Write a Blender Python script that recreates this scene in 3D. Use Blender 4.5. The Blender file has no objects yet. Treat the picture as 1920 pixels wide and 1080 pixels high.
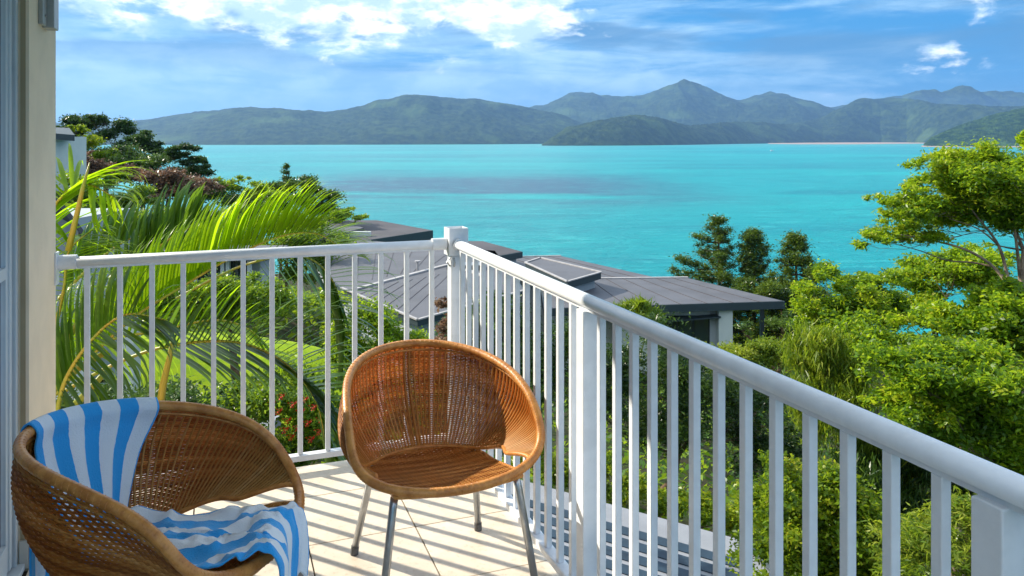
import bpy, math, random
import numpy as np
from mathutils import Vector, Matrix

random.seed(7)
RNG = np.random.default_rng(7)
R = math.radians
SC = bpy.context.scene
COL = SC.collection

# ------------------------------------------------------------------ camera
F, HY, EYE = 1465.0, 260.0, 1.49          # focal length in photo pixels, horizon row, eye height
cam_d = bpy.data.cameras.new('camera')
cam = bpy.data.objects.new('camera', cam_d)
COL.objects.link(cam)
cam.location = (0, 0, EYE)
cam.rotation_euler = (R(90), 0, 0)
cam_d.sensor_width = 36
cam_d.lens = F / 1920 * 36
cam_d.shift_y = -(540 - HY) / 1920
cam_d.clip_start = 0.05
cam_d.clip_end = 60000
SC.camera = cam

# ------------------------------------------------------------------ light
SUN_EL = R(31)
SUN_H = Vector((-0.891, 0.454))           # horizontal direction towards the sun
sun_d = bpy.data.lights.new('sun', 'SUN')
sun_d.energy = 4.3
sun_d.angle = R(0.5)
sun_d.color = (1.0, 0.92, 0.76)
sun = bpy.data.objects.new('sun', sun_d)
COL.objects.link(sun)
sdir = Vector((SUN_H.x * math.cos(SUN_EL), SUN_H.y * math.cos(SUN_EL), math.sin(SUN_EL)))
sun.rotation_euler = sdir.to_track_quat('Z', 'Y').to_euler()
sun.location = (-5, 5, 8)

SC.view_settings.view_transform = 'Standard'
SC.view_settings.look = 'None'
SC.view_settings.gamma = 1
SC.view_settings.use_curve_mapping = False
SC.view_settings.exposure = 0.95

world = bpy.data.worlds.new('World')
SC.world = world
world.use_nodes = True
wn, wl = world.node_tree.nodes, world.node_tree.links
wn.clear()


class NT:
    """small helper to wire shader nodes"""
    def __init__(s, tree):
        s.t = tree

    def n(s, kind, **kw):
        nd = s.t.nodes.new(kind)
        for k, v in kw.items():
            if k.startswith('i_'):
                nd.inputs[k[2:].replace('_', ' ')].default_value = v
            else:
                setattr(nd, k, v)
        return nd

    def set(s, sock, v):
        if isinstance(v, bpy.types.NodeSocket):
            s.t.links.new(v, sock)
        elif v is not None:
            sock.default_value = v

    def math(s, op, a, b=None, c=None, clamp=False):
        m = s.n('ShaderNodeMath', operation=op)
        m.use_clamp = clamp
        s.set(m.inputs[0], a)
        if b is not None:
            s.set(m.inputs[1], b)
        if c is not None:
            s.set(m.inputs[2], c)
        return m.outputs[0]

    def noise(s, vec, scale, detail=4, rough=.55, dist=0.0):
        m = s.n('ShaderNodeTexNoise')
        if vec is not None:
            s.t.links.new(vec, m.inputs['Vector'])
        m.inputs['Scale'].default_value = scale
        m.inputs['Detail'].default_value = detail
        m.inputs['Roughness'].default_value = rough
        m.inputs['Distortion'].default_value = dist
        return m.outputs['Fac']

    def ramp(s, fac, stops):
        m = s.n('ShaderNodeValToRGB')
        e = m.color_ramp.elements
        while len(e) < len(stops):
            e.new(0.5)
        for el, (p, c) in zip(e, stops):
            el.position = p
            el.color = (*c, 1) if len(c) == 3 else c
        s.set(m.inputs[0], fac)
        return m.outputs[0]

    def step(s, v, lo, hi):
        m = s.n('ShaderNodeMapRange', interpolation_type='SMOOTHSTEP')
        s.set(m.inputs['Value'], v)
        m.inputs['From Min'].default_value = lo
        m.inputs['From Max'].default_value = hi
        return m.outputs[0]

    def mix(s, f, a, b, mode='MIX'):
        m = s.n('ShaderNodeMix', data_type='RGBA', blend_type=mode)
        s.set(m.inputs[0], f)
        s.set(m.inputs[6], (*a, 1) if isinstance(a, tuple) and len(a) == 3 else a)
        s.set(m.inputs[7], (*b, 1) if isinstance(b, tuple) and len(b) == 3 else b)
        return m.outputs[2]


W = NT(world.node_tree)
sky = W.n('ShaderNodeTexSky', sky_type='NISHITA')
sky.sun_disc = False
sky.sun_elevation = SUN_EL
sky.sun_rotation = math.atan2(SUN_H.x, SUN_H.y)
sky.air_density = 1.0
sky.dust_density = 0.4
sky.ozone_density = 2.0
tc = W.n('ShaderNodeTexCoord')
sep = W.n('ShaderNodeSeparateXYZ')
wl.new(tc.outputs['Generated'], sep.inputs[0])
X_, Y_, Z_ = sep.outputs
flat = W.n('ShaderNodeMapping')
wl.new(tc.outputs['Generated'], flat.inputs[0])
flat.inputs['Scale'].default_value = (1, 1, 2.3)
flat.inputs['Location'].default_value = (3.1, 0.4, 0.35)
fv = flat.outputs[0]
skycol = W.mix(0.90, sky.outputs[0], (0.01, 1.35, 3.35))
n1 = W.noise(fv, 3.2, 7, .55, .4)
n2 = W.noise(fv, 12.0, 9, .6, .3)
fl2 = W.n('ShaderNodeMapping')
wl.new(tc.outputs['Generated'], fl2.inputs[0])
fl2.inputs['Scale'].default_value = (1, 1, 6.5)
fl2.inputs['Location'].default_value = (7.7, 2.4, 1.3)
n3 = W.noise(fl2.outputs[0], 2.1, 6, .55, .5)
n4 = W.noise(fl2.outputs[0], 5.2, 8, .6, .6)
left = W.step(W.math('MULTIPLY', X_, -1.0), -.45, .35)
hi_band = W.step(Z_, .012, .09)
# pale bluish cloud sheets, thicker towards the left
soft = W.step(W.math('ADD', W.math('ADD', W.math('MULTIPLY', n3, .5), W.math('MULTIPLY', n4, .5)), W.math('MULTIPLY', left, .13)), .44, .62)
softm = W.math('MULTIPLY', soft, W.math('ADD', W.math('MULTIPLY', hi_band, .6), .35), clamp=True)
c0 = W.mix(softm, skycol, W.mix(W.step(n2, .35, .65), (1.5, 2.8, 4.3), (2.5, 3.8, 5.0)))
# heavier grey blue sheet high on the right
dk = W.math('MULTIPLY', W.step(W.noise(fl2.outputs[0], 3.3, 6, .5, .4), .43, .58), W.step(Z_, .05, .14))
c1 = W.mix(W.math('MULTIPLY', dk, .8), c0, (.55, 1.45, 2.7))
# white sunlit cumulus, more of it higher up and towards the sun
bank = W.math('ADD', W.math('MULTIPLY', n1, .5), W.math('MULTIPLY', n2, .5))
height = W.step(Z_, .075, .19)
side = W.step(W.math('ABSOLUTE', W.math('ADD', X_, .18)), .50, .14)
thr = W.math('MULTIPLY', W.math('MULTIPLY', height, W.math('MAXIMUM', side, W.math('MULTIPLY', W.step(Z_, .2, .4), .55))), .24)  # extra cumulus above the view, added to brighten the shade
cum = W.step(W.math('ADD', bank, thr), .56, .66)
c2 = W.mix(cum, c1, W.mix(W.step(W.noise(fv, 14, 6, .6), .38, .6), (7.0, 7.2, 7.0), (2.9, 4.0, 5.4)))
bg = W.n('ShaderNodeBackground')
bg.inputs['Strength'].default_value = 0.125
wl.new(c2, bg.inputs['Color'])
wo = W.n('ShaderNodeOutputWorld')
wl.new(bg.outputs[0], wo.inputs['Surface'])

cy = SC.cycles
cy.max_bounces = 6
cy.diffuse_bounces = 3
cy.glossy_bounces = 3
cy.transmission_bounces = 4
cy.transparent_max_bounces = 8
cy.volume_bounces = 0
cy.use_denoising = True
cy.sample_clamp_indirect = 6

# ------------------------------------------------------------------ frame of the balcony
U = Vector((0.352, -0.936, 0.0))           # along the right hand railing, towards the viewer
V = Vector((-0.936, -0.352, 0.0))          # along the front railing, towards the house wall
CORNER = Vector((-0.27, 3.77, 0.0))


def bal(a, b, z=0.0):
    p = CORNER + U * a + V * b
    return Vector((p.x, p.y, z))


def at(px, py, y):
    """point of the place seen at photo pixel (px, py), y metres ahead"""
    return Vector(((px - 960) / F * y, y, EYE - (py - HY) / F * y))


def onz(px, py, z):
    y = (EYE - z) * F / (py - HY)
    return Vector(((px - 960) / F * y, y, z))


# ------------------------------------------------------------------ object helpers
class MB:
    def __init__(s):
        s.v, s.f = [], []

    def add(s, vs, fs):
        o = len(s.v)
        s.v += [tuple(v) for v in vs]
        s.f += [tuple(i + o for i in f) for f in fs]
        return s

    def prism(s, poly, z0, z1):
        n = len(poly)
        vs = [(p[0], p[1], z0) for p in poly] + [(p[0], p[1], z1) for p in poly]
        fs = [tuple(range(n))[::-1], tuple(range(n, 2 * n))]
        fs += [(i, (i + 1) % n, n + (i + 1) % n, n + i) for i in range(n)]
        return s.add(vs, fs)

    def slab(s, top, th):
        """slab under a top polygon given in 3D"""
        n = len(top)
        vs = [tuple(p) for p in top] + [(p[0], p[1], p[2] - th) for p in top]
        fs = [tuple(range(n)), tuple(range(2 * n - 1, n - 1, -1))]
        fs += [(i, n + i, n + (i + 1) % n, (i + 1) % n) for i in range(n)]
        return s.add(vs, fs)

    def box(s, c, h, ax=None):
        ax = ax or (Vector((1, 0, 0)), Vector((0, 1, 0)), Vector((0, 0, 1)))
        c = Vector(c)
        vs = [c + ax[0] * (i * h[0]) + ax[1] * (j * h[1]) + ax[2] * (k * h[2])
              for k in (-1, 1) for j in (-1, 1) for i in (-1, 1)]
        return s.add(vs, [(0, 2, 3, 1), (4, 5, 7, 6), (0, 1, 5, 4), (2, 6, 7, 3), (0, 4, 6, 2), (1, 3, 7, 5)])

    def tube(s, pts, rad, sides=8, closed=False, caps=True, flat=1.0):
        pts = [Vector(p) for p in pts]
        n = len(pts)
        if not hasattr(rad, '__len__'):
            rad = [rad] * n
        vs = []
        nrm = None
        for i, p in enumerate(pts):
            if closed:
                t = pts[(i + 1) % n] - pts[i - 1]
            else:
                t = pts[min(i + 1, n - 1)] - pts[max(i - 1, 0)]
            t.normalize()
            if nrm is None:
                nrm = t.cross(Vector((0, 0, 1)))
                if nrm.length < .1:
                    nrm = t.cross(Vector((0, 1, 0)))
            nrm = (nrm - t * nrm.dot(t)).normalized()
            b = t.cross(nrm)
            for k in range(sides):
                a = 2 * math.pi * k / sides
                vs.append(p + nrm * (math.cos(a) * rad[i]) + b * (math.sin(a) * rad[i] * flat))
        fs = []
        for i in range(n if closed else n - 1):
            j = (i + 1) % n
            for k in range(sides):
                l = (k + 1) % sides
                fs.append((i * sides + k, i * sides + l, j * sides + l, j * sides + k))
        if caps and not closed:
            fs.append(tuple(range(sides))[::-1])
            fs.append(tuple((n - 1) * sides + k for k in range(sides)))
        return s.add(vs, fs)

    def build(s, name, mat, parent=None, smooth=False, bevel=0.0):
        me = bpy.data.meshes.new(name)
        me.from_pydata(s.v, [], s.f)
        me.update()
        return link(name, me, mat, parent, smooth, bevel)


def link(name, me, mat, parent=None, smooth=False, bevel=0.0):
    if mat is not None and not me.materials:
        me.materials.append(mat)
    o = bpy.data.objects.new(name, me)
    COL.objects.link(o)
    if smooth:
        me.polygons.foreach_set('use_smooth', [True] * len(me.polygons))
    if bevel:
        m = o.modifiers.new('bevel', 'BEVEL')
        m.width = bevel
        m.segments = 2
        m.limit_method = 'ANGLE'
    if parent is not None:
        o.parent = parent
        o.matrix_parent_inverse = Matrix.Translation(parent.location).inverted() if parent.rotation_euler.z == 0 \
            else Matrix.Identity(4)
    return o


def tag(o, label=None, cat=None, group=None, kind=None):
    if label:
        o['label'] = label
    if cat:
        o['category'] = cat
    if group:
        o['group'] = group
    if kind:
        o['kind'] = kind
    return o


def empty(name, loc, label, cat, group=None, rz=0.0):
    o = bpy.data.objects.new(name, None)
    COL.objects.link(o)
    o.location = loc
    o.rotation_euler = (0, 0, rz)
    o.empty_display_size = .2
    return tag(o, label, cat, group)


def fast_mesh(name, V_, quads, tint=None):
    me = bpy.data.meshes.new(name)
    nv, nq = len(V_), len(quads)
    me.vertices.add(nv)
    me.vertices.foreach_set('co', np.ascontiguousarray(V_, dtype=np.float32).ravel())
    me.loops.add(nq * 4)
    me.loops.foreach_set('vertex_index', np.ascontiguousarray(quads, dtype=np.int32).ravel())
    me.polygons.add(nq)
    me.polygons.foreach_set('loop_start', np.arange(0, nq * 4, 4, dtype=np.int32))
    if tint is not None:
        a = me.attributes.new('tint', 'FLOAT', 'POINT')
        a.data.foreach_set('value', np.ascontiguousarray(tint, dtype=np.float32))
    me.update()
    me.validate()
    return me


# ------------------------------------------------------------------ materials
def mat(name, col, rough=.5, spec=.5, metal=0.0, var=0.0, vscale=4.0, bump=0.0, bscale=40.0, col2=None, detail=4,
        coat=0.0, bdist=.01):
    m = bpy.data.materials.new(name)
    m.use_nodes = True
    t = NT(m.node_tree)
    p = m.node_tree.nodes['Principled BSDF']
    p.inputs['Roughness'].default_value = rough
    p.inputs['Specular IOR Level'].default_value = spec
    p.inputs['Metallic'].default_value = metal
    p.inputs['Coat Weight'].default_value = coat
    tcn = t.n('ShaderNodeTexCoord').outputs['Object']
    if var or col2:
        c2 = col2 or tuple(c * (1 - var) for c in col)
        n = t.noise(tcn, vscale, detail, .6)
        t.set(p.inputs['Base Color'], t.mix(t.step(n, .35, .65), col, c2))
    else:
        p.inputs['Base Color'].default_value = (*col, 1)
    if bump:
        b = t.n('ShaderNodeBump')
        b.inputs['Strength'].default_value = bump
        b.inputs['Distance'].default_value = bdist
        t.set(b.inputs['Height'], t.noise(tcn, bscale, 6, .6))
        t.set(p.inputs['Normal'], b.outputs[0])
    return m


def leafmat(name, stops, trans=.45, rough=.36, tcol=(0.32, 0.42, 0.02), spec=.32):
    """leaf: diffuse + light coming through the blade; every leaf has its own tint"""
    m = bpy.data.materials.new(name)
    m.use_nodes = True
    nt = m.node_tree
    t = NT(nt)
    p = nt.nodes['Principled BSDF']
    p.inputs['Roughness'].default_value = rough
    p.inputs['Specular IOR Level'].default_value = spec
    at_ = t.n('ShaderNodeAttribute', attribute_name='tint')
    c = t.ramp(at_.outputs['Fac'], stops)
    t.set(p.inputs['Base Color'], c)
    tr = t.n('ShaderNodeBsdfTranslucent')
    t.set(tr.inputs['Color'], t.mix(.6, c, tcol))
    mx = t.n('ShaderNodeMixShader')
    mx.inputs[0].default_value = trans
    nt.links.new(p.outputs[0], mx.inputs[1])
    nt.links.new(tr.outputs[0], mx.inputs[2])
    nt.links.new(mx.outputs[0], nt.nodes['Material Output'].inputs['Surface'])
    return m


M = {}
M['white'] = mat('white_powder_coat', (.82, .84, .87), .3, .5, var=.09, vscale=14, bump=.05, bscale=300)
M['steel'] = mat('brushed_steel', (.48, .50, .52), .28, .5, metal=.85, var=.2, vscale=30)
M['render_wall'] = mat('cream_render', (.90, .74, .54), .8, .2, var=.10, vscale=3, bump=.35, bscale=60, bdist=.004)
M['render_dark'] = mat('tan_trim', (.42, .33, .20), .8, .2, var=.12, vscale=3)
M['soffit'] = mat('white_soffit', (.75, .74, .70), .7, .2, var=.05)
M['skirt'] = mat('skirting_tile', (.58, .55, .49), .35, .5, var=.1, vscale=8)
M['grout'] = mat('grey_grout', (.12, .10, .08), .9, .1, var=.3, vscale=30)
M['slab'] = mat('painted_concrete', (.62, .62, .60), .8, .2, var=.1)
M['rubber'] = mat('grey_rubber', (.12, .12, .12), .8, .2)
M['alu'] = mat('door_aluminium', (.62, .68, .72), .35, .5, var=.05, vscale=5)
M['gasket'] = mat('black_gasket', (.02, .02, .025), .6, .2)
M['fixture'] = mat('grey_fixture', (.42, .43, .42), .4, .5, var=.1, vscale=20)
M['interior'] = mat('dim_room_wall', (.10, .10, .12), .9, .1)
M['roof'] = mat('dark_roof_membrane', (.085, .080, .090), .75, .3, var=.25, vscale=.35, bump=.3, bscale=3, bdist=.02)
M['roof2'] = mat('slate_roof_sheet', (.11, .11, .125), .6, .35, var=.2, vscale=.5, bump=.2, bscale=6, bdist=.02)
M['fascia'] = mat('dark_fascia', (.035, .055, .065), .5, .4, var=.1)
M['trim'] = mat('pale_roof_trim', (.42, .40, .40), .6, .3, var=.2, vscale=3)
M['hwall'] = mat('pale_house_wall', (.62, .66, .62), .8, .2, var=.08, vscale=.8)
M['hwall2'] = mat('grey_house_wall', (.38, .42, .45), .8, .2, var=.1, vscale=.8)
M['glass_dark'] = mat('dark_window_glass', (.015, .03, .04), .06, .9)
M['frame_dark'] = mat('dark_window_frame', (.02, .03, .035), .4, .4)
M['canopy_dark'] = mat('navy_strip', (.02, .045, .075), .55, .4, var=.25, vscale=4)
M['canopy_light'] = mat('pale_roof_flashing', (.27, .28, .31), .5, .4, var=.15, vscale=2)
M['soil'] = mat('soil', (.05, .045, .025), .95, .1, col2=(.03, .05, .015), vscale=1.2, bump=.6, bscale=6, bdist=.1)
M['lawn'] = mat('lawn_grass', (.30, .40, .010), .9, .1, col2=(.22, .34, .012), vscale=3, bump=.5, bscale=30, bdist=.03)
M['bark'] = mat('brown_bark', (.17, .11, .065), .9, .15, col2=(.08, .055, .035), vscale=8, bump=.7, bscale=25, bdist=.02)
M['bark_pale'] = mat('pale_bark', (.32, .24, .17), .85, .2, col2=(.14, .10, .07), vscale=5, bump=.6, bscale=20, bdist=.02)
M['rachis'] = mat('frond_stem', (.42, .30, .03), .4, .5, col2=(.26, .32, .03), vscale=5)
M['sand'] = mat('sand', (.42, .31, .24), .9, .2, var=.12, vscale=.01)
M['boat'] = mat('boat_paint', (.8, .8, .8), .3, .5)
M['flower'] = mat('red_petals', (.60, .03, .01), .5, .3, var=.3, vscale=20)

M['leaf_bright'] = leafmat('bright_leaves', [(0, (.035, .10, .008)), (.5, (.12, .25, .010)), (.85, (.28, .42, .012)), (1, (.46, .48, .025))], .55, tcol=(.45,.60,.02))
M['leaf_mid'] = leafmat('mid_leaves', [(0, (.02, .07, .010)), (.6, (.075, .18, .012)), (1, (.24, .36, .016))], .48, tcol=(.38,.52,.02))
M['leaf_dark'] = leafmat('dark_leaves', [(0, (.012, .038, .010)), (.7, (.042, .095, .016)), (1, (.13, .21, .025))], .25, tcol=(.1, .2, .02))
M['leaf_bronze'] = leafmat('bronze_leaves', [(0, (.06, .04, .022)), (.5, (.19, .11, .07)), (1, (.36, .25, .15))], .3, tcol=(.3, .15, .08))
M['leaf_yellow'] = leafmat('yellow_green_leaves', [(0, (.06, .13, .008)), (.5, (.17, .28, .010)), (1, (.40, .40, .014))], .5)
M['needle'] = leafmat('pine_needles', [(0, (.012, .045, .010)), (.6, (.045, .10, .014)), (1, (.16, .22, .015))], .3, tcol=(.2, .3, .02))
M['weep'] = leafmat('hanging_bamboo_leaves', [(0, (.04, .10, .010)), (.6, (.14, .23, .014)), (1, (.34, .38, .04))], .48)
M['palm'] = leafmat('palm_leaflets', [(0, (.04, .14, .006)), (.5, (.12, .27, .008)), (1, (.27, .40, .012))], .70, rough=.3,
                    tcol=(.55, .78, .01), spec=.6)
M['palm_dark'] = leafmat('shade_tinted_palm_leaflets', [(0, (.018, .065, .010)), (.6, (.05, .13, .012)), (1, (.13, .22, .02))], .42, rough=.28,
                         tcol=(.2, .35, .02), spec=.6)  # darker copy of the leaflets, shade put into their colour

# tile
m = bpy.data.materials.new('cream_floor_tile')
m.use_nodes = True
t = NT(m.node_tree)
p = m.node_tree.nodes['Principled BSDF']
oc = t.n('ShaderNodeTexCoord').outputs['Object']
oi = t.n('ShaderNodeObjectInfo')
base = t.mix(t.step(t.noise(oc, 7, 6, .65), .35, .7), (.78, .69, .57), (.70, .60, .48))
base = t.mix(t.math('MULTIPLY', t.step(t.noise(oc, 55, 3), .55, .75), .45), base, (.50, .39, .28))
wp = t.n('ShaderNodeNewGeometry').outputs['Position']
base = t.mix(t.math('MULTIPLY', t.step(t.noise(wp, 2.6, 7, .7), .50, .72), .40), base, (.52, .43, .32))
hs = t.n('ShaderNodeHueSaturation')
t.set(hs.inputs['Color'], base)
t.set(hs.inputs['Value'], t.math('ADD', t.math('MULTIPLY', oi.outputs['Random'], .10), .95))
t.set(p.inputs['Base Color'], hs.outputs[0])
p.inputs['Roughness'].default_value = .38
b = t.n('ShaderNodeBump')
b.inputs['Strength'].default_value = .15
b.inputs['Distance'].default_value = .003
t.set(b.inputs['Height'], t.noise(oc, 30, 5))
t.set(p.inputs['Normal'], b.outputs[0])
M['tile'] = m

# wicker: bands of lighter and darker cane that follow the weaving rows
m = bpy.data.materials.new('woven_cane')
m.use_nodes = True
t = NT(m.node_tree)
p = m.node_tree.nodes['Principled BSDF']
at_ = t.n('ShaderNodeAttribute', attribute_name='tint')
oc = t.n('ShaderNodeTexCoord').outputs['Object']
c = t.ramp(at_.outputs['Fac'], [(0, (.26, .085, .014)), (.45, (.54, .24, .045)), (.75, (.72, .40, .11)), (1, (.84, .56, .22))])
c = t.mix(t.math('MULTIPLY', t.step(t.noise(oc, 60, 3), .5, .75), .25), c, (.16, .06, .02))
t.set(p.inputs['Base Color'], c)
p.inputs['Roughness'].default_value = .42
tr = t.n('ShaderNodeBsdfTranslucent')
t.set(tr.inputs['Color'], t.mix(.5, c, (.95, .36, .04)))
mx = t.n('ShaderNodeMixShader')
mx.inputs[0].default_value = .5
m.node_tree.links.new(p.outputs[0], mx.inputs[1])
m.node_tree.links.new(tr.outputs[0], mx.inputs[2])
m.node_tree.links.new(mx.outputs[0], m.node_tree.nodes['Material Output'].inputs['Surface'])
M['wicker'] = m
m = mat('cane_rim', (.66, .29, .07), .38, .5, col2=(.46, .17, .035), vscale=26, bump=.35, bscale=160, bdist=.003)
M['rim'] = m

# towel
m = bpy.data.materials.new('striped_terry')
m.use_nodes = True
t = NT(m.node_tree)
p = m.node_tree.nodes['Principled BSDF']
at_ = t.n('ShaderNodeAttribute', attribute_name='tint')
oc = t.n('ShaderNodeTexCoord').outputs['Object']
u = t.math('ADD', at_.outputs['Fac'], t.math('MULTIPLY', t.math('SUBTRACT', t.noise(oc, 60, 2), .5), .012))
fr = t.math('FRACT', t.math('ADD', t.math('MULTIPLY', u, 3.85), .20))
st = t.math('LESS_THAN', fr, .5)
c = t.mix(st, (.84, .88, .93), (.015, .36, .84))
c = t.mix(t.math('MULTIPLY', t.noise(oc, 220, 3), .35), c, t.mix(st, (.72, .78, .88), (.10, .46, .88)))
t.set(p.inputs['Base Color'], c)
p.inputs['Roughness'].default_value = .95
p.inputs['Sheen Weight'].default_value = .3
b = t.n('ShaderNodeBump')
b.inputs['Strength'].default_value = .6
b.inputs['Distance'].default_value = .004
t.set(b.inputs['Height'], t.noise(oc, 260, 4))
t.set(p.inputs['Normal'], b.outputs[0])
M['towel'] = m

# clear glass
m = bpy.data.materials.new('door_glass')
m.use_nodes = True
p = m.node_tree.nodes['Principled BSDF']
p.inputs['Base Color'].default_value = (.35, .42, .5, 1)
p.inputs['Roughness'].default_value = .02
p.inputs['Transmission Weight'].default_value = .9
p.inputs['IOR'].default_value = 1.45
M['glass'] = m

# sea
m = bpy.data.materials.new('sea_water')
m.use_nodes = True
t = NT(m.node_tree)
p = m.node_tree.nodes['Principled BSDF']
geo = t.n('ShaderNodeNewGeometry')
sp = t.n('ShaderNodeSeparateXYZ')
t.set(sp.inputs[0], geo.outputs['Position'])
mp = t.n('ShaderNodeMapping')
t.set(mp.inputs[0], geo.outputs['Position'])
mp.inputs['Scale'].default_value = (.35, 1, 1)
big = t.noise(mp.outputs[0], .0035, 5, .55, .3)
mid = t.noise(mp.outputs[0], .03, 6, .6)
col = t.mix(t.step(big, .35, .65), (.000, .255, .295), (.000, .35, .355))
wide = t.noise(mp.outputs[0], .011, 6, .65, .6)
col = t.mix(t.math('MULTIPLY', t.step(wide, .48, .68), .55), col, (.000, .135, .200))
chop = t.noise(mp.outputs[0], .07, 6, .7, .4)
col = t.mix(t.math('MULTIPLY', t.step(chop, .50, .62), .30), col, (.000, .150, .205))
# pale sandy shallows far out, below the beach
far = t.step(sp.outputs[1], 2600, 4300)
fx = t.math('MULTIPLY', far, t.math('ADD', t.math('MULTIPLY', t.step(mid, .4, .6), .5), .5))
col = t.mix(t.math('MULTIPLY', fx, .55), col, (.09, .42, .38))
# a darker patch in the middle of the bay
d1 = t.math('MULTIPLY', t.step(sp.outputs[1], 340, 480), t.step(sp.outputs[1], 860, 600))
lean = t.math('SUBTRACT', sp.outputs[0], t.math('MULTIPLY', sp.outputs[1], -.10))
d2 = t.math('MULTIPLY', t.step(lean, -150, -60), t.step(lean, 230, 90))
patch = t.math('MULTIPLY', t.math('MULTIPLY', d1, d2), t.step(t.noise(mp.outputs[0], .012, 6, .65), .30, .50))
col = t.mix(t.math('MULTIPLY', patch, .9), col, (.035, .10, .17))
col = t.mix(t.math('MULTIPLY', t.step(t.noise(mp.outputs[0], .16, 8, .8), .52, .66), .6), col, (.06, .50, .50))
caps = t.math('MULTIPLY', t.step(t.noise(mp.outputs[0], .11, 9, .8), .665, .70), t.step(t.noise(mp.outputs[0], .01, 3), .42, .56))
col = t.mix(t.math('MULTIPLY', caps, .55), col, (.55, .80, .80))
t.set(p.inputs['Base Color'], col)
p.inputs['Roughness'].default_value = .32
p.inputs['Specular IOR Level'].default_value = .14
b = t.n('ShaderNodeBump')
b.inputs['Strength'].default_value = .9
b.inputs['Distance'].default_value = 1.2
w1 = t.math('MULTIPLY', t.noise(mp.outputs[0], .30, 6, .7, .3), 2.2)
w2 = t.noise(mp.outputs[0], .10, 4, .6)
t.set(b.inputs['Height'], t.math('ADD', w1, w2))
t.set(p.inputs['Normal'], b.outputs[0])
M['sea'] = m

# far forest
def forest(name, ca, cb, s):
    m = bpy.data.materials.new(name)
    m.use_nodes = True
    t = NT(m.node_tree)
    p = m.node_tree.nodes['Principled BSDF']
    pos = t.n('ShaderNodeNewGeometry').outputs['Position']
    a = t.noise(pos, s, 8, .7)
    bb = t.noise(pos, s * .18, 4, .5)
    c = t.mix(t.step(a, .42, .60), ca, cb)
    c = t.mix(t.math('MULTIPLY', t.step(bb, .52, .68), .6), c, tuple(x * 1.9 for x in cb))
    t.set(p.inputs['Base Color'], c)
    p.inputs['Roughness'].default_value = .95
    p.inputs['Specular IOR Level'].default_value = .05
    b = t.n('ShaderNodeBump')
    b.inputs['Strength'].default_value = 1
    b.inputs['Distance'].default_value = 14
    t.set(b.inputs['Height'], a)
    t.set(p.inputs['Normal'], b.outputs[0])
    return m
M['forest'] = forest('far_forest', (.012, .028, .014), (.042, .068, .020), .018)
M['forest2'] = forest('near_headland_forest', (.010, .034, .014), (.05, .095, .02), .03)

# ------------------------------------------------------------------ sea, hills, ground
SEA = -33.0
s_ = MB()
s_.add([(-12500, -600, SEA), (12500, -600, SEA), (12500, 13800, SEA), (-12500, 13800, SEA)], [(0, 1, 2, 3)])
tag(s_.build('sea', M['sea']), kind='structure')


def fnoise(x, y, seed, octs=5, base=1.0, gain=.5):
    """cheap value noise on arrays"""
    out = np.zeros_like(x, dtype=float)
    amp, fr = 1.0, base
    r = np.random.default_rng(seed)
    tab = r.random((256, 256))
    tot = 0
    for o in range(octs):
        xi, yi = x * fr + 17.3 * o, y * fr + 9.1 * o
        x0, y0 = np.floor(xi).astype(int), np.floor(yi).astype(int)
        fx, fy = xi - x0, yi - y0
        fx, fy = fx * fx * (3 - 2 * fx), fy * fy * (3 - 2 * fy)
        g = lambda i, j: tab[(x0 + i) & 255, (y0 + j) & 255]
        out += amp * ((g(0, 0) * (1 - fx) + g(1, 0) * fx) * (1 - fy) + (g(0, 1) * (1 - fx) + g(1, 1) * fx) * fy)
        tot += amp
        amp *= gain
        fr *= 2.03
    return out / tot * 2 - 1


def hill(name, prof, material, seed, nr=70, nc=520, rough=.035, back=1500, tree=9.0):
    """prof: (px, py of the ridge, distance of the shore, distance of the ridge)"""
    pr = np.array(prof, float)
    px = np.linspace(pr[0, 0], pr[-1, 0], nc)
    py = np.interp(px, pr[:, 0], pr[:, 1])
    k = np.ones(9) / 9
    py = np.convolve(np.pad(py, 4, 'edge'), k, 'valid')
    d0 = np.interp(px, pr[:, 0], pr[:, 2])
    d1 = np.interp(px, pr[:, 0], pr[:, 3])
    hr = EYE + (HY - py) / F * d1 - SEA
    hr = np.maximum(hr, 0)
    rows = []
    for i in range(nr):
        s = i / (nr - 12)
        if s <= 1:
            d = d0 + (d1 - d0) * s
            h = hr * np.sin(min(s, 1) * math.pi / 2) ** .9
        else:
            q = (s - 1) / ((nr - 1) / (nr - 12) - 1)
            d = d1 + back * q
            h = hr * (1 - q * q)
        x = (px - 960) / F * d
        n = fnoise(x / 700, d / 700, seed, 4)
        spur = 1 - np.abs(fnoise(x / 420, d / 1500, seed + 3, 3))
        env = math.sin(min(s, 1) * math.pi) if s < 1 else 0
        h = h * (1 + env * (.34 * n + .30 * (spur - .7)))
        tr = fnoise(x / 26, d / 26, seed + 9, 3)
        e2 = np.clip(h / 25, 0, 1)
        h = h + tree * .8 * tr * e2 + tree * .5 * (RNG.random(nc) - .5) * e2
        z = SEA - 2 + h + 2.0 * (h > 1)
        rows.append(np.stack([x, d, z], 1))
    vv = np.concatenate(rows)
    i, j = np.meshgrid(np.arange(nr - 1), np.arange(nc - 1), indexing='ij')
    a = (i * nc + j).ravel()
    q = np.stack([a, a + 1, a + nc + 1, a + nc], 1)
    o = link(name, fast_mesh(name, vv, q), material, smooth=True)
    return tag(o, kind='structure')


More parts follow.
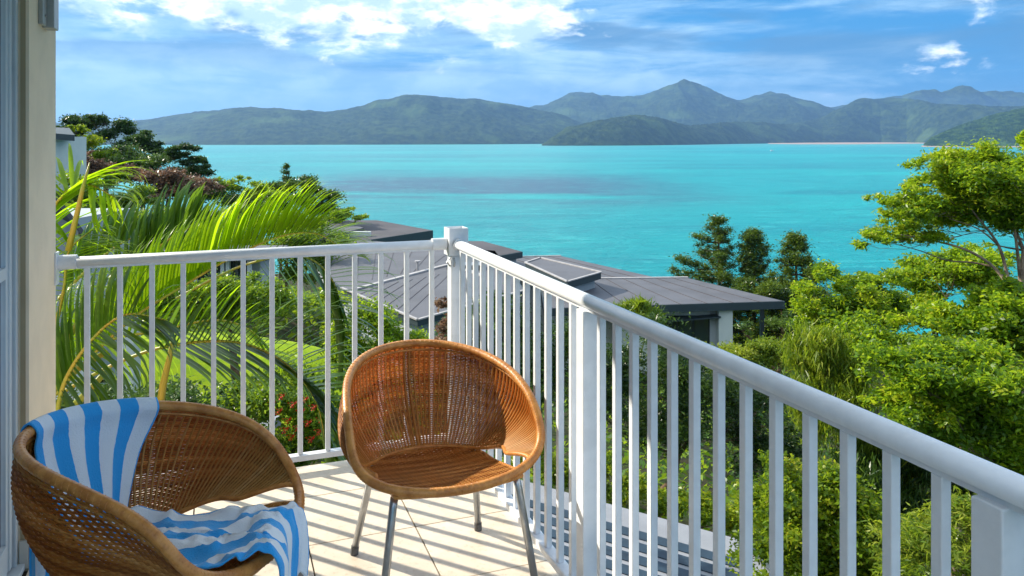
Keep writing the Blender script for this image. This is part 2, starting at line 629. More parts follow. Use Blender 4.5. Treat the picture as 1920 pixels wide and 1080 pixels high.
hill('hills', [(1480, 222, 8800, 11200), (1560, 205, 8800, 11200), (1640, 187, 8800, 11200), (1700, 183, 8800, 11200), (1735, 174, 8800, 11200),
               (1772, 180, 8800, 11200), (1810, 176, 8800, 11200), (1850, 181, 8800, 11200), (1900, 180, 8800, 11200),
               (1990, 186, 8800, 11200), (2100, 215, 8800, 11200)], M['forest'], 31, nc=240)
hill('hills', [(880, 232, 6700, 9300), (960, 214, 6700, 9300), (1000, 201, 6700, 9300), (1060, 190, 6700, 9300), (1110, 185, 6700, 9300),
               (1150, 187, 6700, 9300), (1200, 180, 6700, 9300), (1240, 168, 6700, 9300), (1280, 159, 6700, 9300),
               (1320, 170, 6700, 9300), (1360, 184, 6700, 9300), (1388, 190, 6700, 9300), (1440, 179, 6700, 9300),
               (1482, 183, 6700, 9300), (1520, 198, 6700, 9300), (1560, 214, 6700, 9300), (1640, 240, 6700, 9300),
               (1700, 262, 6700, 9300)], M['forest'], 12)
hill('hills', [(-2400, 262, 4300, 6000), (-1700, 245, 4300, 6000), (-1100, 225, 4300, 6000), (-500, 238, 4300, 6000), (-60, 236, 4300, 6000), (100, 232, 4300, 6000), (220, 229, 4300, 6000), (290, 224, 4300, 6000), (330, 218, 4300, 6000),
               (420, 211, 4300, 5800), (475, 203, 4300, 5800), (540, 205, 4350, 5900), (600, 212, 4400, 6000),
               (650, 207, 4450, 6000), (720, 194, 4500, 6000), (800, 187, 4600, 6100), (880, 190, 4700, 6300),
               (930, 197, 4800, 6300), (990, 206, 5000, 6400), (1050, 218, 5200, 6500), (1120, 240, 5400, 6500),
               (1180, 268, 5600, 6500)], M['forest'], 5, nc=1100)
hill('hills', [(1016, 272, 3850, 4000), (1030, 262, 3800, 4100), (1060, 241, 3800, 4300), (1130, 226, 3850, 4400), (1190, 214, 3950, 4550),
               (1240, 222, 4150, 4700), (1290, 236, 4400, 5000), (1350, 230, 4800, 5400), (1400, 228, 5300, 5900),
               (1480, 234, 5700, 6300), (1540, 222, 6000, 6900), (1575, 205, 6100, 7100), (1610, 191, 6200, 7300),
               (1650, 187, 6300, 7400), (1700, 193, 6200, 7300), (1760, 206, 5600, 6800), (1850, 205, 5200, 6500),
               (1960, 202, 5000, 6300), (2080, 215, 5000, 6300)], M['forest'], 8, nc=620)
hill('headland', [(1732, 272, 3330, 3400), (1745, 258, 3300, 3500), (1775, 245, 3250, 3600), (1810, 232, 3200, 3700), (1860, 216, 3200, 3900),
                  (1920, 203, 3200, 4000), (2040, 190, 3200, 4100), (2200, 200, 3200, 4100)], M['forest2'], 22, nc=300, tree=8)
# the sandy beach in the far bay and at the foot of the headland
bm = MB()
b1 = [(1440, 5480), (1500, 5750), (1600, 6080), (1700, 6150), (1760, 5700)]
pts0 = [((px - 960) / F * (d - 1300 * math.sin(math.pi * min(1, (px - 1430) / 330)) ** .6), d - 1300 * math.sin(math.pi * min(1, (px - 1430) / 330)) ** .6, SEA + .3) for px, d in b1]
pts1 = [((px - 960) / F * (d + 160), d + 160, SEA + 5) for px, d in b1]
n_ = len(b1)
bm.add(pts0 + pts1, [(i, i + 1, n_ + i + 1, n_ + i) for i in range(n_ - 1)])
tag(bm.build('beach', M['sand']), kind='structure')
bm = MB()
b2 = [(1728, 3310), (1780, 3230), (1860, 3180), (1960, 3180), (2100, 3180)]
p0 = [((px - 960) / F * (d - 50), d - 50, SEA + .25) for px, d in b2]
p1 = [((px - 960) / F * (d + 60), d + 60, SEA + 5) for px, d in b2]
n_ = len(b2)
bm.add(p0 + p1, [(i, i + 1, n_ + i + 1, n_ + i) for i in range(n_ - 1)])
tag(bm.build('beach', M['sand']), kind='structure')


def smooth(x, a, b):
    t_ = np.clip((x - a) / (b - a), 0, 1)
    return t_ * t_ * (3 - 2 * t_)


def ground_z(x, y):
    x, y = np.asarray(x, float), np.asarray(y, float)
    z = np.interp(y, [-30, 0, 8, 20, 40, 60, 100, 130, 170], [-3.4, -3.4, -4.0, -6.6, -10, -14.5, -26, -34.5, -39])
    z = z + 9 * smooth(-x, 12, 45) * smooth(y, 25, 60) + 2.2 * smooth(-x, 7, 14) * smooth(y, 8, 16)
    z = z + 2.5 * np.exp(-((x + 7.6) ** 2 + (y - 23.5) ** 2) / 22.0)
    z = z - 2.0 * smooth(x, 3, 10) * (1 - smooth(y, 20, 50)) * smooth(y, -5, 6)
    return z + .25 * fnoise(x / 6, y / 6, 4, 3)


gx, gy = np.meshgrid(np.linspace(-130, 130, 200), np.linspace(-25, 170, 180))
gz = ground_z(gx, gy)
vv = np.stack([gx.ravel(), gy.ravel(), gz.ravel()], 1)
i, j = np.meshgrid(np.arange(179), np.arange(199), indexing='ij')
a = (i * 200 + j).ravel()
tag(link('ground', fast_mesh('ground', vv, np.stack([a, a + 1, a + 201, a + 200], 1)), M['soil'], smooth=True), kind='structure')

# lawn: a sheet that follows the ground
lx, ly = np.meshgrid(np.linspace(-10.6, -4.6, 30), np.linspace(19.0, 25.5, 30))
lz = ground_z(lx, ly) + .12
vv = np.stack([lx.ravel(), ly.ravel(), lz.ravel()], 1)
i, j = np.meshgrid(np.arange(29), np.arange(29), indexing='ij')
a = (i * 30 + j).ravel()
tag(link('lawn', fast_mesh('lawn', vv, np.stack([a, a + 1, a + 31, a + 30], 1)), M['lawn'], smooth=True), kind='structure')

# haze
hb = MB()
hb.box((0, 6700, 240), (13000, 7400, 280))
hz = hb.build('haze', None)
hm = bpy.data.materials.new('sea_air')
hm.use_nodes = True
hn = hm.node_tree
hn.nodes.remove(hn.nodes['Principled BSDF'])
pv = hn.nodes.new('ShaderNodeVolumePrincipled')
pv.inputs['Color'].default_value = (.26, .50, .90, 1)
pv.inputs['Density'].default_value = 7.5e-5
pv.inputs['Anisotropy'].default_value = .3
hn.links.new(pv.outputs[0], hn.nodes['Material Output'].inputs['Volume'])
hz.data.materials.append(hm)
tag(hz, kind='stuff')

# ------------------------------------------------------------------ balcony
UV3 = (U, V, Vector((0, 0, 1)))


def bb(mb, a0, a1, b0, b1, z0, z1):
    return mb.box(bal((a0 + a1) / 2, (b0 + b1) / 2, (z0 + z1) / 2), (abs(a1 - a0) / 2, abs(b1 - b0) / 2, abs(z1 - z0) / 2), UV3)


flo = bb(MB(), -.04, 3.95, -.045, 1.72, -.18, -.012).build('balcony_floor', M['grout'])
tag(flo, kind='structure')
ea = [-.04] + [round(.283 + .4 * k, 4) for k in range(0, 9)] + [3.95]
eb = [-.045] + [round(.365 + .4 * k, 4) for k in range(0, 4)] + [1.69]
tile_cache = {}
for ia in range(len(ea) - 1):
    for ib in range(len(eb) - 1):
        a0, a1, b0, b1 = ea[ia], ea[ia + 1], eb[ib], eb[ib + 1]
        key = (round(a1 - a0, 3), round(b1 - b0, 3))
        if key not in tile_cache:
            hb_ = MB().box((0, 0, 0), ((a1 - a0) / 2 - .0028, (b1 - b0) / 2 - .0028, .006))
            me = bpy.data.meshes.new('tile')
            me.from_pydata(hb_.v, [], hb_.f)
            me.materials.append(M['tile'])
            tile_cache[key] = me
        o = bpy.data.objects.new('tile', tile_cache[key])
        COL.objects.link(o)
        o.location = bal((a0 + a1) / 2, (b0 + b1) / 2, -.006 + random.uniform(-.0006, .0003))
        o.rotation_euler = (0, 0, math.atan2(U.y, U.x))
        o.parent = flo
edge = bb(MB(), -.055, 3.95, -.06, -.045, -.22, -.004).build('slab_edge', M['white'], flo)
# lower storey of our own building
low = MB()
bb(low, .35, 4.0, .05, 6, -4.4, -.2)
tag(low.build('house', M['render_wall']), 'cream lower storey of the house under the tiled balcony', 'house')

# side wall with the sliding door
wall = empty('house_wall', bal(.25, 1.9, 0), 'cream rendered house wall with sliding door left of the balcony', 'wall')
mb = MB()
bb(mb, .012, .49, 1.69, 6, -4.4, 2.5)
mb.build('wall_pier', M['render_wall'], wall)
mb = MB()
bb(mb, .49, 4.0, 1.69, 2.1, 2.25, 2.5)
mb.build('lintel', M['render_wall'], wall)
mb = MB()
bb(mb, .485, .492, 1.7, 1.716, .1, 2.25)
mb.build('reveal_trim', M['render_dark'], wall)
# skirting tiles
for k, (a0, a1) in enumerate(((.014, .24), (.243, .497))):
    mb = MB()
    bb(mb, a0, a1, 1.672, 1.69, 0.001, .098)
    mb.build('skirting_tile', M['skirt'], wall, bevel=.002)
mb = MB()
bb(mb, .492, .502, 1.69, 1.718, 0.001, .098)
mb.build('skirting_tile', M['skirt'], wall, bevel=.002)
# door
dr = empty('sliding_door', bal(1.8, 1.76, 0), 'pale aluminium sliding glass door at the left edge of the balcony', 'door')
mb = MB()
bb(mb, .492, .52, 1.722, 1.80, .0, 2.25)
bb(mb, .52, 3.6, 1.722, 1.80, 2.2, 2.25)
mb.build('door_frame', M['alu'], dr, bevel=.002)
mb = MB()
bb(mb, .50, 3.9, 1.70, 1.80, .0, .022)
mb.build('sill', M['alu'], dr, bevel=.002)
mb = MB()
bb(mb, .52, .528, 1.735, 1.79, .02, 2.2)
mb.build('gasket', M['gasket'], dr)
mb = MB()
bb(mb, .528, .56, 1.732, 1.775, .03, 2.2)
bb(mb, .56, .585, 1.738, 1.770, .03, 2.2)
mb.build('stile', M['alu'], dr, bevel=.0015)
mb = MB()
bb(mb, .585, 2.2, 1.735, 1.775, .03, .13)
mb.build('bottom_rail', M['alu'], dr, bevel=.0015)
mb = MB()
bb(mb, .585, 2.2, 1.737, 1.773, 1.02, 1.06)
mb.build('mid_rail', M['alu'], dr, bevel=.0015)
mb = MB()
bb(mb, .585, 2.2, 1.735, 1.775, 2.1, 2.19)
mb.build('top_rail', M['alu'], dr, bevel=.0015)
mb = MB()
bb(mb, .585, 2.2, 1.752, 1.758, .13, 1.02)
bb(mb, .585, 2.2, 1.752, 1.758, 1.06, 2.1)
mb.build('glass_pane', M['glass'], dr)
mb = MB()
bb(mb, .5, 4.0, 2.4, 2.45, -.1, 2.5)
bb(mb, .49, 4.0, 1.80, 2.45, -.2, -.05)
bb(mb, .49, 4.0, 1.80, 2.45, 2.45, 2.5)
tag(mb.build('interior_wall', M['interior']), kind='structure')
# ceiling slab over the balcony
mb = MB()
bb(mb, -.415, 2.9, -.45, 6, 2.505, 2.75)
tag(mb.build('balcony_ceiling', M['soffit']), kind='structure')
# blind bracket / light box high on the pier
fx_ = empty('wall_light', bal(.14, 1.66, 1.95), 'grey box wall light fixed high on the cream wall pier', 'light')
mb = MB()
bb(mb, .185, .275, 1.65, 1.69, 1.905, 2.2)
mb.build('housing', M['fixture'], fx_, bevel=.004)
mb = MB()
bb(mb, .278, .345, 1.674, 1.69, 1.91, 2.2)
mb.build('back_plate', M['fixture'], fx_, bevel=.003)
mb = MB()
mb.tube([bal(.31, 1.675, 1.945), bal(.31, 1.669, 1.945)], .005, 10)
mb.build('screw', M['steel'], fx_)

# ------------------------------------------------------------------ railings
def railing(label, base, pts, posts, nbal, side):
    """side 'u': runs along U; side 'v': runs along V"""
    r_ = empty('railing', base, label, 'railing', 'white balustrades round the balcony')
    P = (lambda s, o, z: bal(s, o, z)) if side == 'u' else (lambda s, o, z: bal(o, s, z))
    ax = UV3 if side == 'u' else (V, U, Vector((0, 0, 1)))
    s0, s1 = pts
    # oval hand rail
    mb = MB()
    n = 24
    prof = [(math.cos(2 * math.pi * k / n) * .0265, math.sin(2 * math.pi * k / n) * .0205) for k in range(n)]
    vs = []
    for s in (s0, s1):
        for (o, z) in prof:
            vs.append(P(s, o, .986 + z))
    fs = [(k, (k + 1) % n, n + (k + 1) % n, n + k) for k in range(n)] + [tuple(range(n))[::-1], tuple(range(n, 2 * n))]
    mb.add(vs, fs)
    o = mb.build('handrail', M['white'], r_)
    for pl in o.data.polygons:
        pl.use_smooth = len(pl.vertices) == 4
    mb = MB()
    mb.box(P((s0 + s1) / 2, 0, .964), ((s1 - s0) / 2, .010, .006), ax)
    mb.build('rail_channel', M['white'], r_)
    mb = MB()
    mb.box(P((s0 + s1) / 2, 0, .058), ((s1 - s0) / 2, .021, .013), ax)
    mb.build('bottom_rail', M['white'], r_, bevel=.004)
    bal_me = None
    for (p0, p1, nb) in nbal:
        for k in range(1, nb + 1):
            s = p0 + (p1 - p0) * k / (nb + 1)
            if bal_me is None:
                b_ = MB().box((0, 0, 0), (.0105, .0105, .4435))
                bal_me = bpy.data.meshes.new('baluster')
                bal_me.from_pydata(b_.v, [], b_.f)
                bal_me.materials.append(M['white'])
            o = bpy.data.objects.new('baluster', bal_me)
            COL.objects.link(o)
            o.location = P(s, 0, .5145)
            o.rotation_euler = (0, 0, math.atan2(U.y, U.x))
            md = o.modifiers.new('bevel', 'BEVEL')
            md.width = .0015
            md.segments = 1
            o.parent = r_
            o.matrix_parent_inverse = Matrix.Translation(r_.location).inverted()
    for s in posts:
        mb = MB()
        mb.box(P(s, 0, .471), (.0255, .0255, .488), ax)
        po = mb.build('post', M['white'], r_, bevel=.003)
        mb = MB()
        mb.box(P(s, 0, .005), (.05, .045, .005), ax)
        mb.build('base_plate', M['white'], r_, bevel=.001)
    return r_


rf = railing('front white balustrade running from the cream wall to the corner post', bal(0, .85, 0), (.05, 1.655), [], [(.0, 1.70, 13)], 'v')
mb = MB()
mb.tube([bal(0.0, 1.615, .986), bal(0.0, 1.70, .986)], .030, 24)
mb.build('wall_socket', M['white'], rf, bevel=.002)
mb = MB()
bb(mb, -.02, .045, 1.683, 1.6895, .90, 1.03)
mb.build('wall_plate', M['white'], rf)
mb = MB()
mb.tube([bal(0, .05, .986), bal(0, .12, .986)], .0285, 24)
mb.build('rail_sleeve', M['white'], rf)
rr = railing('right white balustrade running from the corner post towards the viewer', bal(1.5, 0, 0), (.05, 3.9), [1.43, 2.80],
             [(.0, 1.43, 13), (1.43, 2.80, 13), (2.80, 4.0, 11)], 'u')
mb = MB()
mb.tube([bal(.045, 0, .986), bal(.070, 0, .986)], .0300, 24)
mb.build('rail_sleeve', M['white'], rr)
cp = empty('corner_post', bal(0, 0, 0), 'square white corner post where the two balustrades meet', 'post')
mb = MB()
mb.box(bal(0, 0, .465), (.034, .034, .465), UV3)
mb.build('shaft', M['white'], cp, bevel=.004)
mb = MB()
th = .004
for (a0, a1, b0, b1) in ((-.047, .047, .043, .047), (-.047, .047, -.047, -.043), (-.047, -.043, -.043, .043), (.043, .047, -.043, .043)):
    bb(mb, a0, a1, b0, b1, .932, 1.062)
bb(mb, -.043, .043, -.043, .043, .932, 1.035)
mb.build('open_cap', M['white'], cp)
mb = MB()
mb.tube([bal(.036, .02, .92), bal(.05, .02, .90), bal(.036, .02, .88)], .004, 8)
mb.tube([bal(.02, .036, .92), bal(.02, .05, .90), bal(.02, .036, .88)], .004, 8)
mb.build('bracket', M['steel'], cp)

# ------------------------------------------------------------------ wicker chairs
def smooth(x, a, b):
    t_ = np.clip((x - a) / (b - a), 0, 1)
    return t_ * t_ * (3 - 2 * t_)


def rim_pt(ph):
    s, c_ = math.sin, math.cos
    return Vector((.347 * s(ph) + .005 * s(2 * ph) + .031 * s(3 * ph),
                   .316 * c_(ph) - .082 * c_(2 * ph) + .039 * c_(3 * ph),
                   .564 - .143 * c_(ph) - .009 * c_(2 * ph) + .007 * c_(3 * ph)))


PH0 = R(36)


def low_pt(ph):
    """lower edge of the woven shell"""
    b_ = Vector((.246 * math.sin(ph), -.055 + .235 * math.cos(ph), .405 - .065 * float(smooth(-math.cos(ph), -.3, .8))))
    d = min(ph, 2 * math.pi - ph) - PH0
    w = 1 - float(smooth(d, 0, R(36))) ** .8
    return b_.lerp(rim_pt(ph), w)


def shell(ph, t_, off=0.0):
    a, b_ = rim_pt(ph), low_pt(ph)
    p_ = a.lerp(b_, t_)
    out = Vector((math.sin(ph), math.cos(ph), -.15))
    L_ = (a - b_).length
    return p_ + out * (L_ * .15 * math.sin(math.pi * min(1, t_ ** .85)) + off)


def strand_mesh(name, paths, rads, tints, flat=1.0):
    """many thin four sided strands in one mesh"""
    VV, QQ, TT = [], [], []
    o = 0
    for pts, r_, ti in zip(paths, rads, tints):
        P_ = np.array([tuple(q) for q in pts])
        n = len(P_)
        T_ = np.gradient(P_, axis=0)
        T_ /= np.linalg.norm(T_, axis=1)[:, None] + 1e-9
        N_ = np.cross(T_, np.array([0.02, 0.03, 1.0]))
        bad = np.linalg.norm(N_, axis=1) < .25
        N_[bad] = np.cross(T_[bad], np.array([1.0, .1, 0]))
        N_ /= np.linalg.norm(N_, axis=1)[:, None] + 1e-9
        B_ = np.cross(T_, N_)
        ring = np.stack([P_ + N_ * r_, P_ + B_ * r_, P_ - N_ * r_, P_ - B_ * r_], 1).reshape(-1, 3)
        VV.append(ring)
        TT.append(np.repeat(ti if hasattr(ti, '__len__') else np.full(n, ti), 4))
        i_ = np.arange(n - 1)[:, None] * 4
        k_ = np.arange(4)[None]
        q = np.stack([i_ + k_, i_ + (k_ + 1) % 4, i_ + 4 + (k_ + 1) % 4, i_ + 4 + k_], -1).reshape(-1, 4) + o
        QQ.append(q)
        o += n * 4
    return fast_mesh(name, np.concatenate(VV), np.concatenate(QQ), np.concatenate(TT))


def woven_shell():
    paths, rads, tints = [], [], []
    NV, NH = 108, 56
    for k in range(NV):
        ph = PH0 + R(2) + (2 * math.pi - 2 * PH0 - R(4)) * (k + .5) / NV
        if (rim_pt(ph) - low_pt(ph)).length < .01:
            continue
        paths.append([shell(ph, j / 13, -.0026) for j in range(14)])
        rads.append(.0038)
        tints.append(.62 + .3 * random.random())
    seg = 250
    for j in range(NH):
        t_ = (j + .5) / NH
        pts = []
        for s in range(seg + 1):
            ph = PH0 + R(3) + (2 * math.pi - 2 * PH0 - R(6)) * s / seg
            w = math.sin(math.pi * NV / seg * s + math.pi * j)
            pts.append(shell(ph, t_, .0012 + .0016 * w))
        band = .5 + .5 * math.sin(j * .55 + 1.2 * math.sin(j * .21)) 
        base_ = .12 + .55 * band * (.6 + .4 * random.random())
        x_ = np.linspace(0, 1, seg + 1)
        ti = np.clip(base_ + .18 * np.sin(x_ * 9 + j * 1.7) + .08 * np.random.default_rng(j).standard_normal(seg + 1), 0, 1)
        paths.append(pts)
        rads.append(.0030)
        tints.append(ti)
    return strand_mesh('woven_shell', paths, rads, tints)


def seat_z(x, y):
    return .418 - .082 * float(smooth(.27 - y, 0, .52)) - .016 * (1 - min(1, (x * x + y * y) / .07))


def rim_half(y):
    """half width of the rim in front at depth y"""
    for k in range(0, 80):
        p_ = rim_pt(R(k))
        if p_.y < y:
            return p_.x
    return .3


def seat_half(y):
    """half width of the seat at depth y"""
    if y <= -.286 or y >= .268:
        return 0
    if y < -.12:
        return .213 * math.sqrt(max(0, 1 - ((y + .12) / .167) ** 2)) ** .8
    h = .213 - .008 * min(1, (y + .12) / .25)
    return min(h, rim_half(y) - .004) if y > .1 else h


def woven_seat():
    paths, rads, tints = [], [], []
    ny = 64
    for j in range(ny):
        y = -.283 + .548 * j / (ny - 1)
        h = seat_half(y)
        if h < .02:
            continue
        n = 70
        pts = [(x, y + .0, seat_z(x, y) + .0018 * math.sin(math.pi * 40 * (x + .3) / .6 + math.pi * j))
               for x in np.linspace(-h, h, n)]
        paths.append(pts)
        rads.append(.0036)
        tints.append(np.clip(.3 + .3 * math.sin(j * .9) + .15 * np.sin(np.linspace(0, 8, n) + j) + .1 * random.random(), 0, 1))
    for k in range(37):
        x = -.211 + .422 * k / 36
        ys = [y for y in np.linspace(-.284, .266, 60) if seat_half(y) > abs(x)]
        if len(ys) < 3:
            continue
        for dx in (-.0022, .0022):
            paths.append([(x + dx, y, seat_z(x, y) + .0012) for y in ys])
            rads.append(.0021)
            tints.append(.55 + .3 * random.random())
    return strand_mesh('woven_seat', paths, rads, tints)


SHELL_ME, SEAT_ME = woven_shell(), woven_seat()
SHELL_ME.materials.append(M['wicker'])
SEAT_ME.materials.append(M['wicker'])


def ring(fn, n, r_, sides=10, closed=True):
    return MB().tube([fn(k) for k in range(n)], r_, sides, closed)


def make_chair(loc, yaw, label):
    c_ = empty('wicker_chair', (0, 0, 0), label, 'chair', 'wicker bucket chairs on the balcony')
    n = 160
    mb = MB().tube([rim_pt(2 * math.pi * k / n) for k in range(n)], .0145, 12, True)
    mb.build('rim', M['rim'], c_, smooth=True)
    # cane wrapping on the rim
    hx = []
    turns = 150
    for k in range(turns * 8):
        ph = 2 * math.pi * k / (turns * 8)
        p_ = rim_pt(ph)
        tg = (rim_pt(ph + .01) - rim_pt(ph - .01)).normalized()
        nn = tg.cross(Vector((0, 0, 1))).normalized()
        b_ = tg.cross(nn)
        a_ = 2 * math.pi * k / 8
        hx.append(p_ + (nn * math.cos(a_) + b_ * math.sin(a_)) * .0142)
    me = strand_mesh('rim_wrapping', [hx], [.0016], [.75])
    link('rim_wrapping', me, M['rim'], c_)
    s = link('woven_shell', SHELL_ME, None, c_)
    s['kind'] = 'stuff'
    s = link('woven_seat', SEAT_ME, None, c_)
    s['kind'] = 'stuff'
    # binding under the rim, and along the lower edge of the shell
    ks = [PH0 + (2 * math.pi - 2 * PH0) * k / 120 for k in range(121)]
    MB().tube([shell(q, .07, -.005) for q in ks], .0045, 8).build('inner_binding', M['rim'], c_, smooth=True)
    MB().tube([low_pt(q) for q in ks], .0075, 8).build('lower_binding', M['rim'], c_, smooth=True)
    # seat frame
    ys = -.285 + .55 * (1 - np.cos(np.linspace(0.02, math.pi, 60))) / 2
    ol = [(seat_half(y), y) for y in ys] + [(-seat_half(y), y) for y in ys[::-1]]
    MB().tube([(x, y, seat_z(x, y) - .003) for x, y in ol if not (x == 0 and y > 0)], .008, 8, True).build('seat_frame', M['rim'], c_, smooth=True)
    # upright behind the middle of the back
    mb = MB()
    for dx in (-.010, .010):
        mb.tube([shell(math.pi, q / 12, .006) + Vector((dx, 0, 0)) for q in range(13)], .0075, 8)
    mb.build('back_upright', M['rim'], c_, smooth=True)
    # steel legs
    for (x, y, tx, ty) in ((.235, -.27, .19, -.185), (-.235, -.27, -.19, -.185), (.258, .25, .205, .205), (-.258, .25, -.205, .205)):
        lg = MB().tube([(tx * .97, ty * .97, .398 if ty > 0 else .338), (tx, ty, .37 if ty > 0 else .32), (x, y, .012)], .0125, 12) \
            .build('leg', M['steel'], c_, smooth=True)
        ft = MB().tube([(x + (tx - x) * .05, y + (ty - y) * .05, .03), (x, y, 0.0)], .0145, 12).build('foot_cap', M['rubber'], lg)
    c_.location = loc
    c_.rotation_euler = (0, 0, yaw + math.pi)
    return c_


ch_r = make_chair((-.247, 2.639, 0), .38, 'empty golden brown wicker bucket chair in the sun near the corner post')
ch_l = make_chair((-.878, 2.122, 0), 1.49, 'brown wicker bucket chair in shade with a striped towel draped on it')


def towel():
    def loc(x, y, z):
        yaw = 1.49
        # x: towards the far arm, y: towards the chair front
        return Vector((-.878 + x * math.cos(yaw) + y * math.sin(yaw), 2.122 + x * math.sin(yaw) - y * math.cos(yaw), z))

    def out(ph, z, off):
        p_ = shell(ph, .5, off)
        return loc(p_.x, p_.y, z)

    def ins(ph, t_, off=-.016):
        p_ = shell(ph, t_, off)
        return loc(p_.x, p_.y, p_.z)

    def rimp(ph, dz, off):
        p_ = rim_pt(ph)
        return loc(p_.x + off * math.sin(ph), p_.y + off * math.cos(ph), p_.z + dz)
    a0, a1 = R(184), R(139)
    ncol = 64
    U_ = np.linspace(0, 1, ncol)
    rows = []
    for kind, prm in (('o', .10), ('o', .25), ('o', .42), ('o', .56), ('r', (-.012, .024)), ('r', (.022, .004)), ('r', (-.002, -.021)),
                      ('i', (.14, 0)), ('i', (.35, .03)), ('i', (.6, .06)), ('i', (.85, .10)),
                      ('s', (-.225, -.15, .115, .430)), ('s', (-.15, -.205, .105, .418)), ('s', (-.03, -.24, .10, .422)), ('s', (.07, -.245, .10, .432)),
                      ('s', (.15, -.235, .09, .446)), ('s', (.215, -.215, .07, .466)), ('s', (.268, -.195, .05, .484)), ('s', (.306, -.175, .035, .432)),
                      ('s', (.306, -.16, .03, .31))):
        row = []
        for u_ in U_:
            ph = a0 + (a1 - a0) * u_
            if kind == 'o':
                w = 1.0 - .15 * (.56 - prm)
                row.append(out(R(180) + (R(140) - R(180)) * u_ * w, prm, .035 + .012 * math.sin(u_ * 15)))
            elif kind == 'r':
                row.append(rimp(ph, prm[0], prm[1]))
            elif kind == 'i':
                t_, nar = prm
                php = a0 + (a1 + R(38) * nar / .3 * .75 - a0) * u_
                row.append(ins(php, t_, -.016 - .045 * math.sin(math.pi * t_) * (.4 + .6 * math.sin(math.pi * u_)) - .004 * math.sin(u_ * 19 + t_ * 3)))
            else:
                y, x0, x1, z = prm
                row.append(loc(x0 + (x1 - x0) * u_, y + .018 * math.sin(u_ * 6 + 1), z))
        rows.append(row)
    G = np.array([[tuple(p_) for p_ in r_] for r_ in rows])
    # catmull-rom along the length
    sub, out_rows = 9, []
    nr = len(G)
    for i_ in range(nr - 1):
        p0, p1, p2, p3 = G[max(i_ - 1, 0)], G[i_], G[i_ + 1], G[min(i_ + 2, nr - 1)]
        for k in range(sub):
            q = k / sub
            out_rows.append(.5 * ((2 * p1) + (p2 - p0) * q + (2 * p0 - 5 * p1 + 4 * p2 - p3) * q * q + (3 * p1 - p0 - 3 * p2 + p3) * q ** 3))
    out_rows.append(G[-1])
    G = np.array(out_rows)
    nR = len(G)
    # crumples on the seat part
    rr_, uu_ = np.meshgrid(np.arange(nR) / nR, U_, indexing='ij')
    k = smooth(rr_, .56, .68)
    f1 = fnoise(rr_ * 16 + 3, uu_ * 4.0, 5, 3)
    f2 = fnoise(rr_ * 9, uu_ * 5 + rr_ * 8, 9, 3)
    ridge = (1 - np.abs(f1)) ** 3
    G[:, :, 2] += k * (.024 * ridge + .014 * np.maximum(f2, -.3) - .006)
    G[:, :, 1] += k * .022 * f2
    G[:, :, 0] += k * .009 * f1
    hang = 1 - smooth(rr_, .0, .18)
    G[:, :, 1] += hang * .012 * np.sin(uu_ * 22)
    VV = G.reshape(-1, 3)
    i_, j_ = np.meshgrid(np.arange(nR - 1), np.arange(ncol - 1), indexing='ij')
    a_ = (i_ * ncol + j_).ravel()
    me = fast_mesh('towel', VV, np.stack([a_, a_ + 1, a_ + ncol + 1, a_ + ncol], 1), (np.broadcast_to(U_, (nR, ncol))).ravel())
    o = link('towel', me, M['towel'], smooth=True)
    sd = o.modifiers.new('thickness', 'SOLIDIFY')
    sd.thickness = .005
    sd.offset = 0
    tag(o, 'blue and white striped beach towel draped over the shaded wicker chair', 'towel')


towel()

# ------------------------------------------------------------------ lower roof beside the balcony
cn = empty('lower_roof', onz(1180, 1000, -2.8), 'pale flashed roof with dark strips below the right balustrade', 'roof')
Z0 = -2.8
e0, e1 = onz(985, 902, Z0), onz(1389, 1012, Z0)
dirv = (e1 - e0).normalized()
perp = Vector((dirv.y, -dirv.x, 0))
if perp.y > 0:
    perp = -perp
e0 = e0 - dirv * .5
e1b = e1 + (onz(1450, 1075, Z0) - e1).normalized() * 3.2
side_dir = (e1b - e1).normalized()
q0 = e0 + perp * 4.6
q1 = e1 + side_dir * 4.0
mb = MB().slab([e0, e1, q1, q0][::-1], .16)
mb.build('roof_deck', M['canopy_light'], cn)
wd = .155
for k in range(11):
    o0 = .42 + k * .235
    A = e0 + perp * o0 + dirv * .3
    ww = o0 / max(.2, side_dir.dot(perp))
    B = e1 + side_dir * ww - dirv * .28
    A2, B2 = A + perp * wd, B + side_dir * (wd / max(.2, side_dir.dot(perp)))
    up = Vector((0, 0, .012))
    MB().slab([A + up, B + up, B2 + up, A2 + up][::-1], .011).build('dark_strip', M['canopy_dark'], cn)  # dark bands laid on the deck as thin slabs
MB().tube([e1 + Vector((0, 0, .02)), e1 + side_dir * 4 + Vector((0, 0, .02))], .03, 8).build('gutter', M['fascia'], cn)

# a similar low roof at the left, half hidden by the palm
cn2 = empty('lower_roof', at(180, 740, 9.5), 'pale roof with dark strips low at the left behind the palm stems', 'roof')
A0 = onz(60, 735, -1.9)
for k in range(1):
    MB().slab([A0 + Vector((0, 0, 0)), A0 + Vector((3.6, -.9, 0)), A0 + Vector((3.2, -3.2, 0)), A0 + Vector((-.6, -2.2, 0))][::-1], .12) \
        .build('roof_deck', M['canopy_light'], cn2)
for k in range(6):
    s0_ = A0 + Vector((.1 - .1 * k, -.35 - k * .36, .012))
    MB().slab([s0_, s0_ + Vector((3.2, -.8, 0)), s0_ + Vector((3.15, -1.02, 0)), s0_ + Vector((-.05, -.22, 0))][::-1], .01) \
        .build('dark_strip', M['canopy_dark'], cn2)
mb = MB()
mb.prism([(A0.x, A0.y - .2), (A0.x + 3.2, A0.y - 1.1), (A0.x + 3.0, A0.y - 3), (A0.x - .3, A0.y - 2)], -5.5, -2.03)
mb.build('wall', M['hwall2'], cn2)

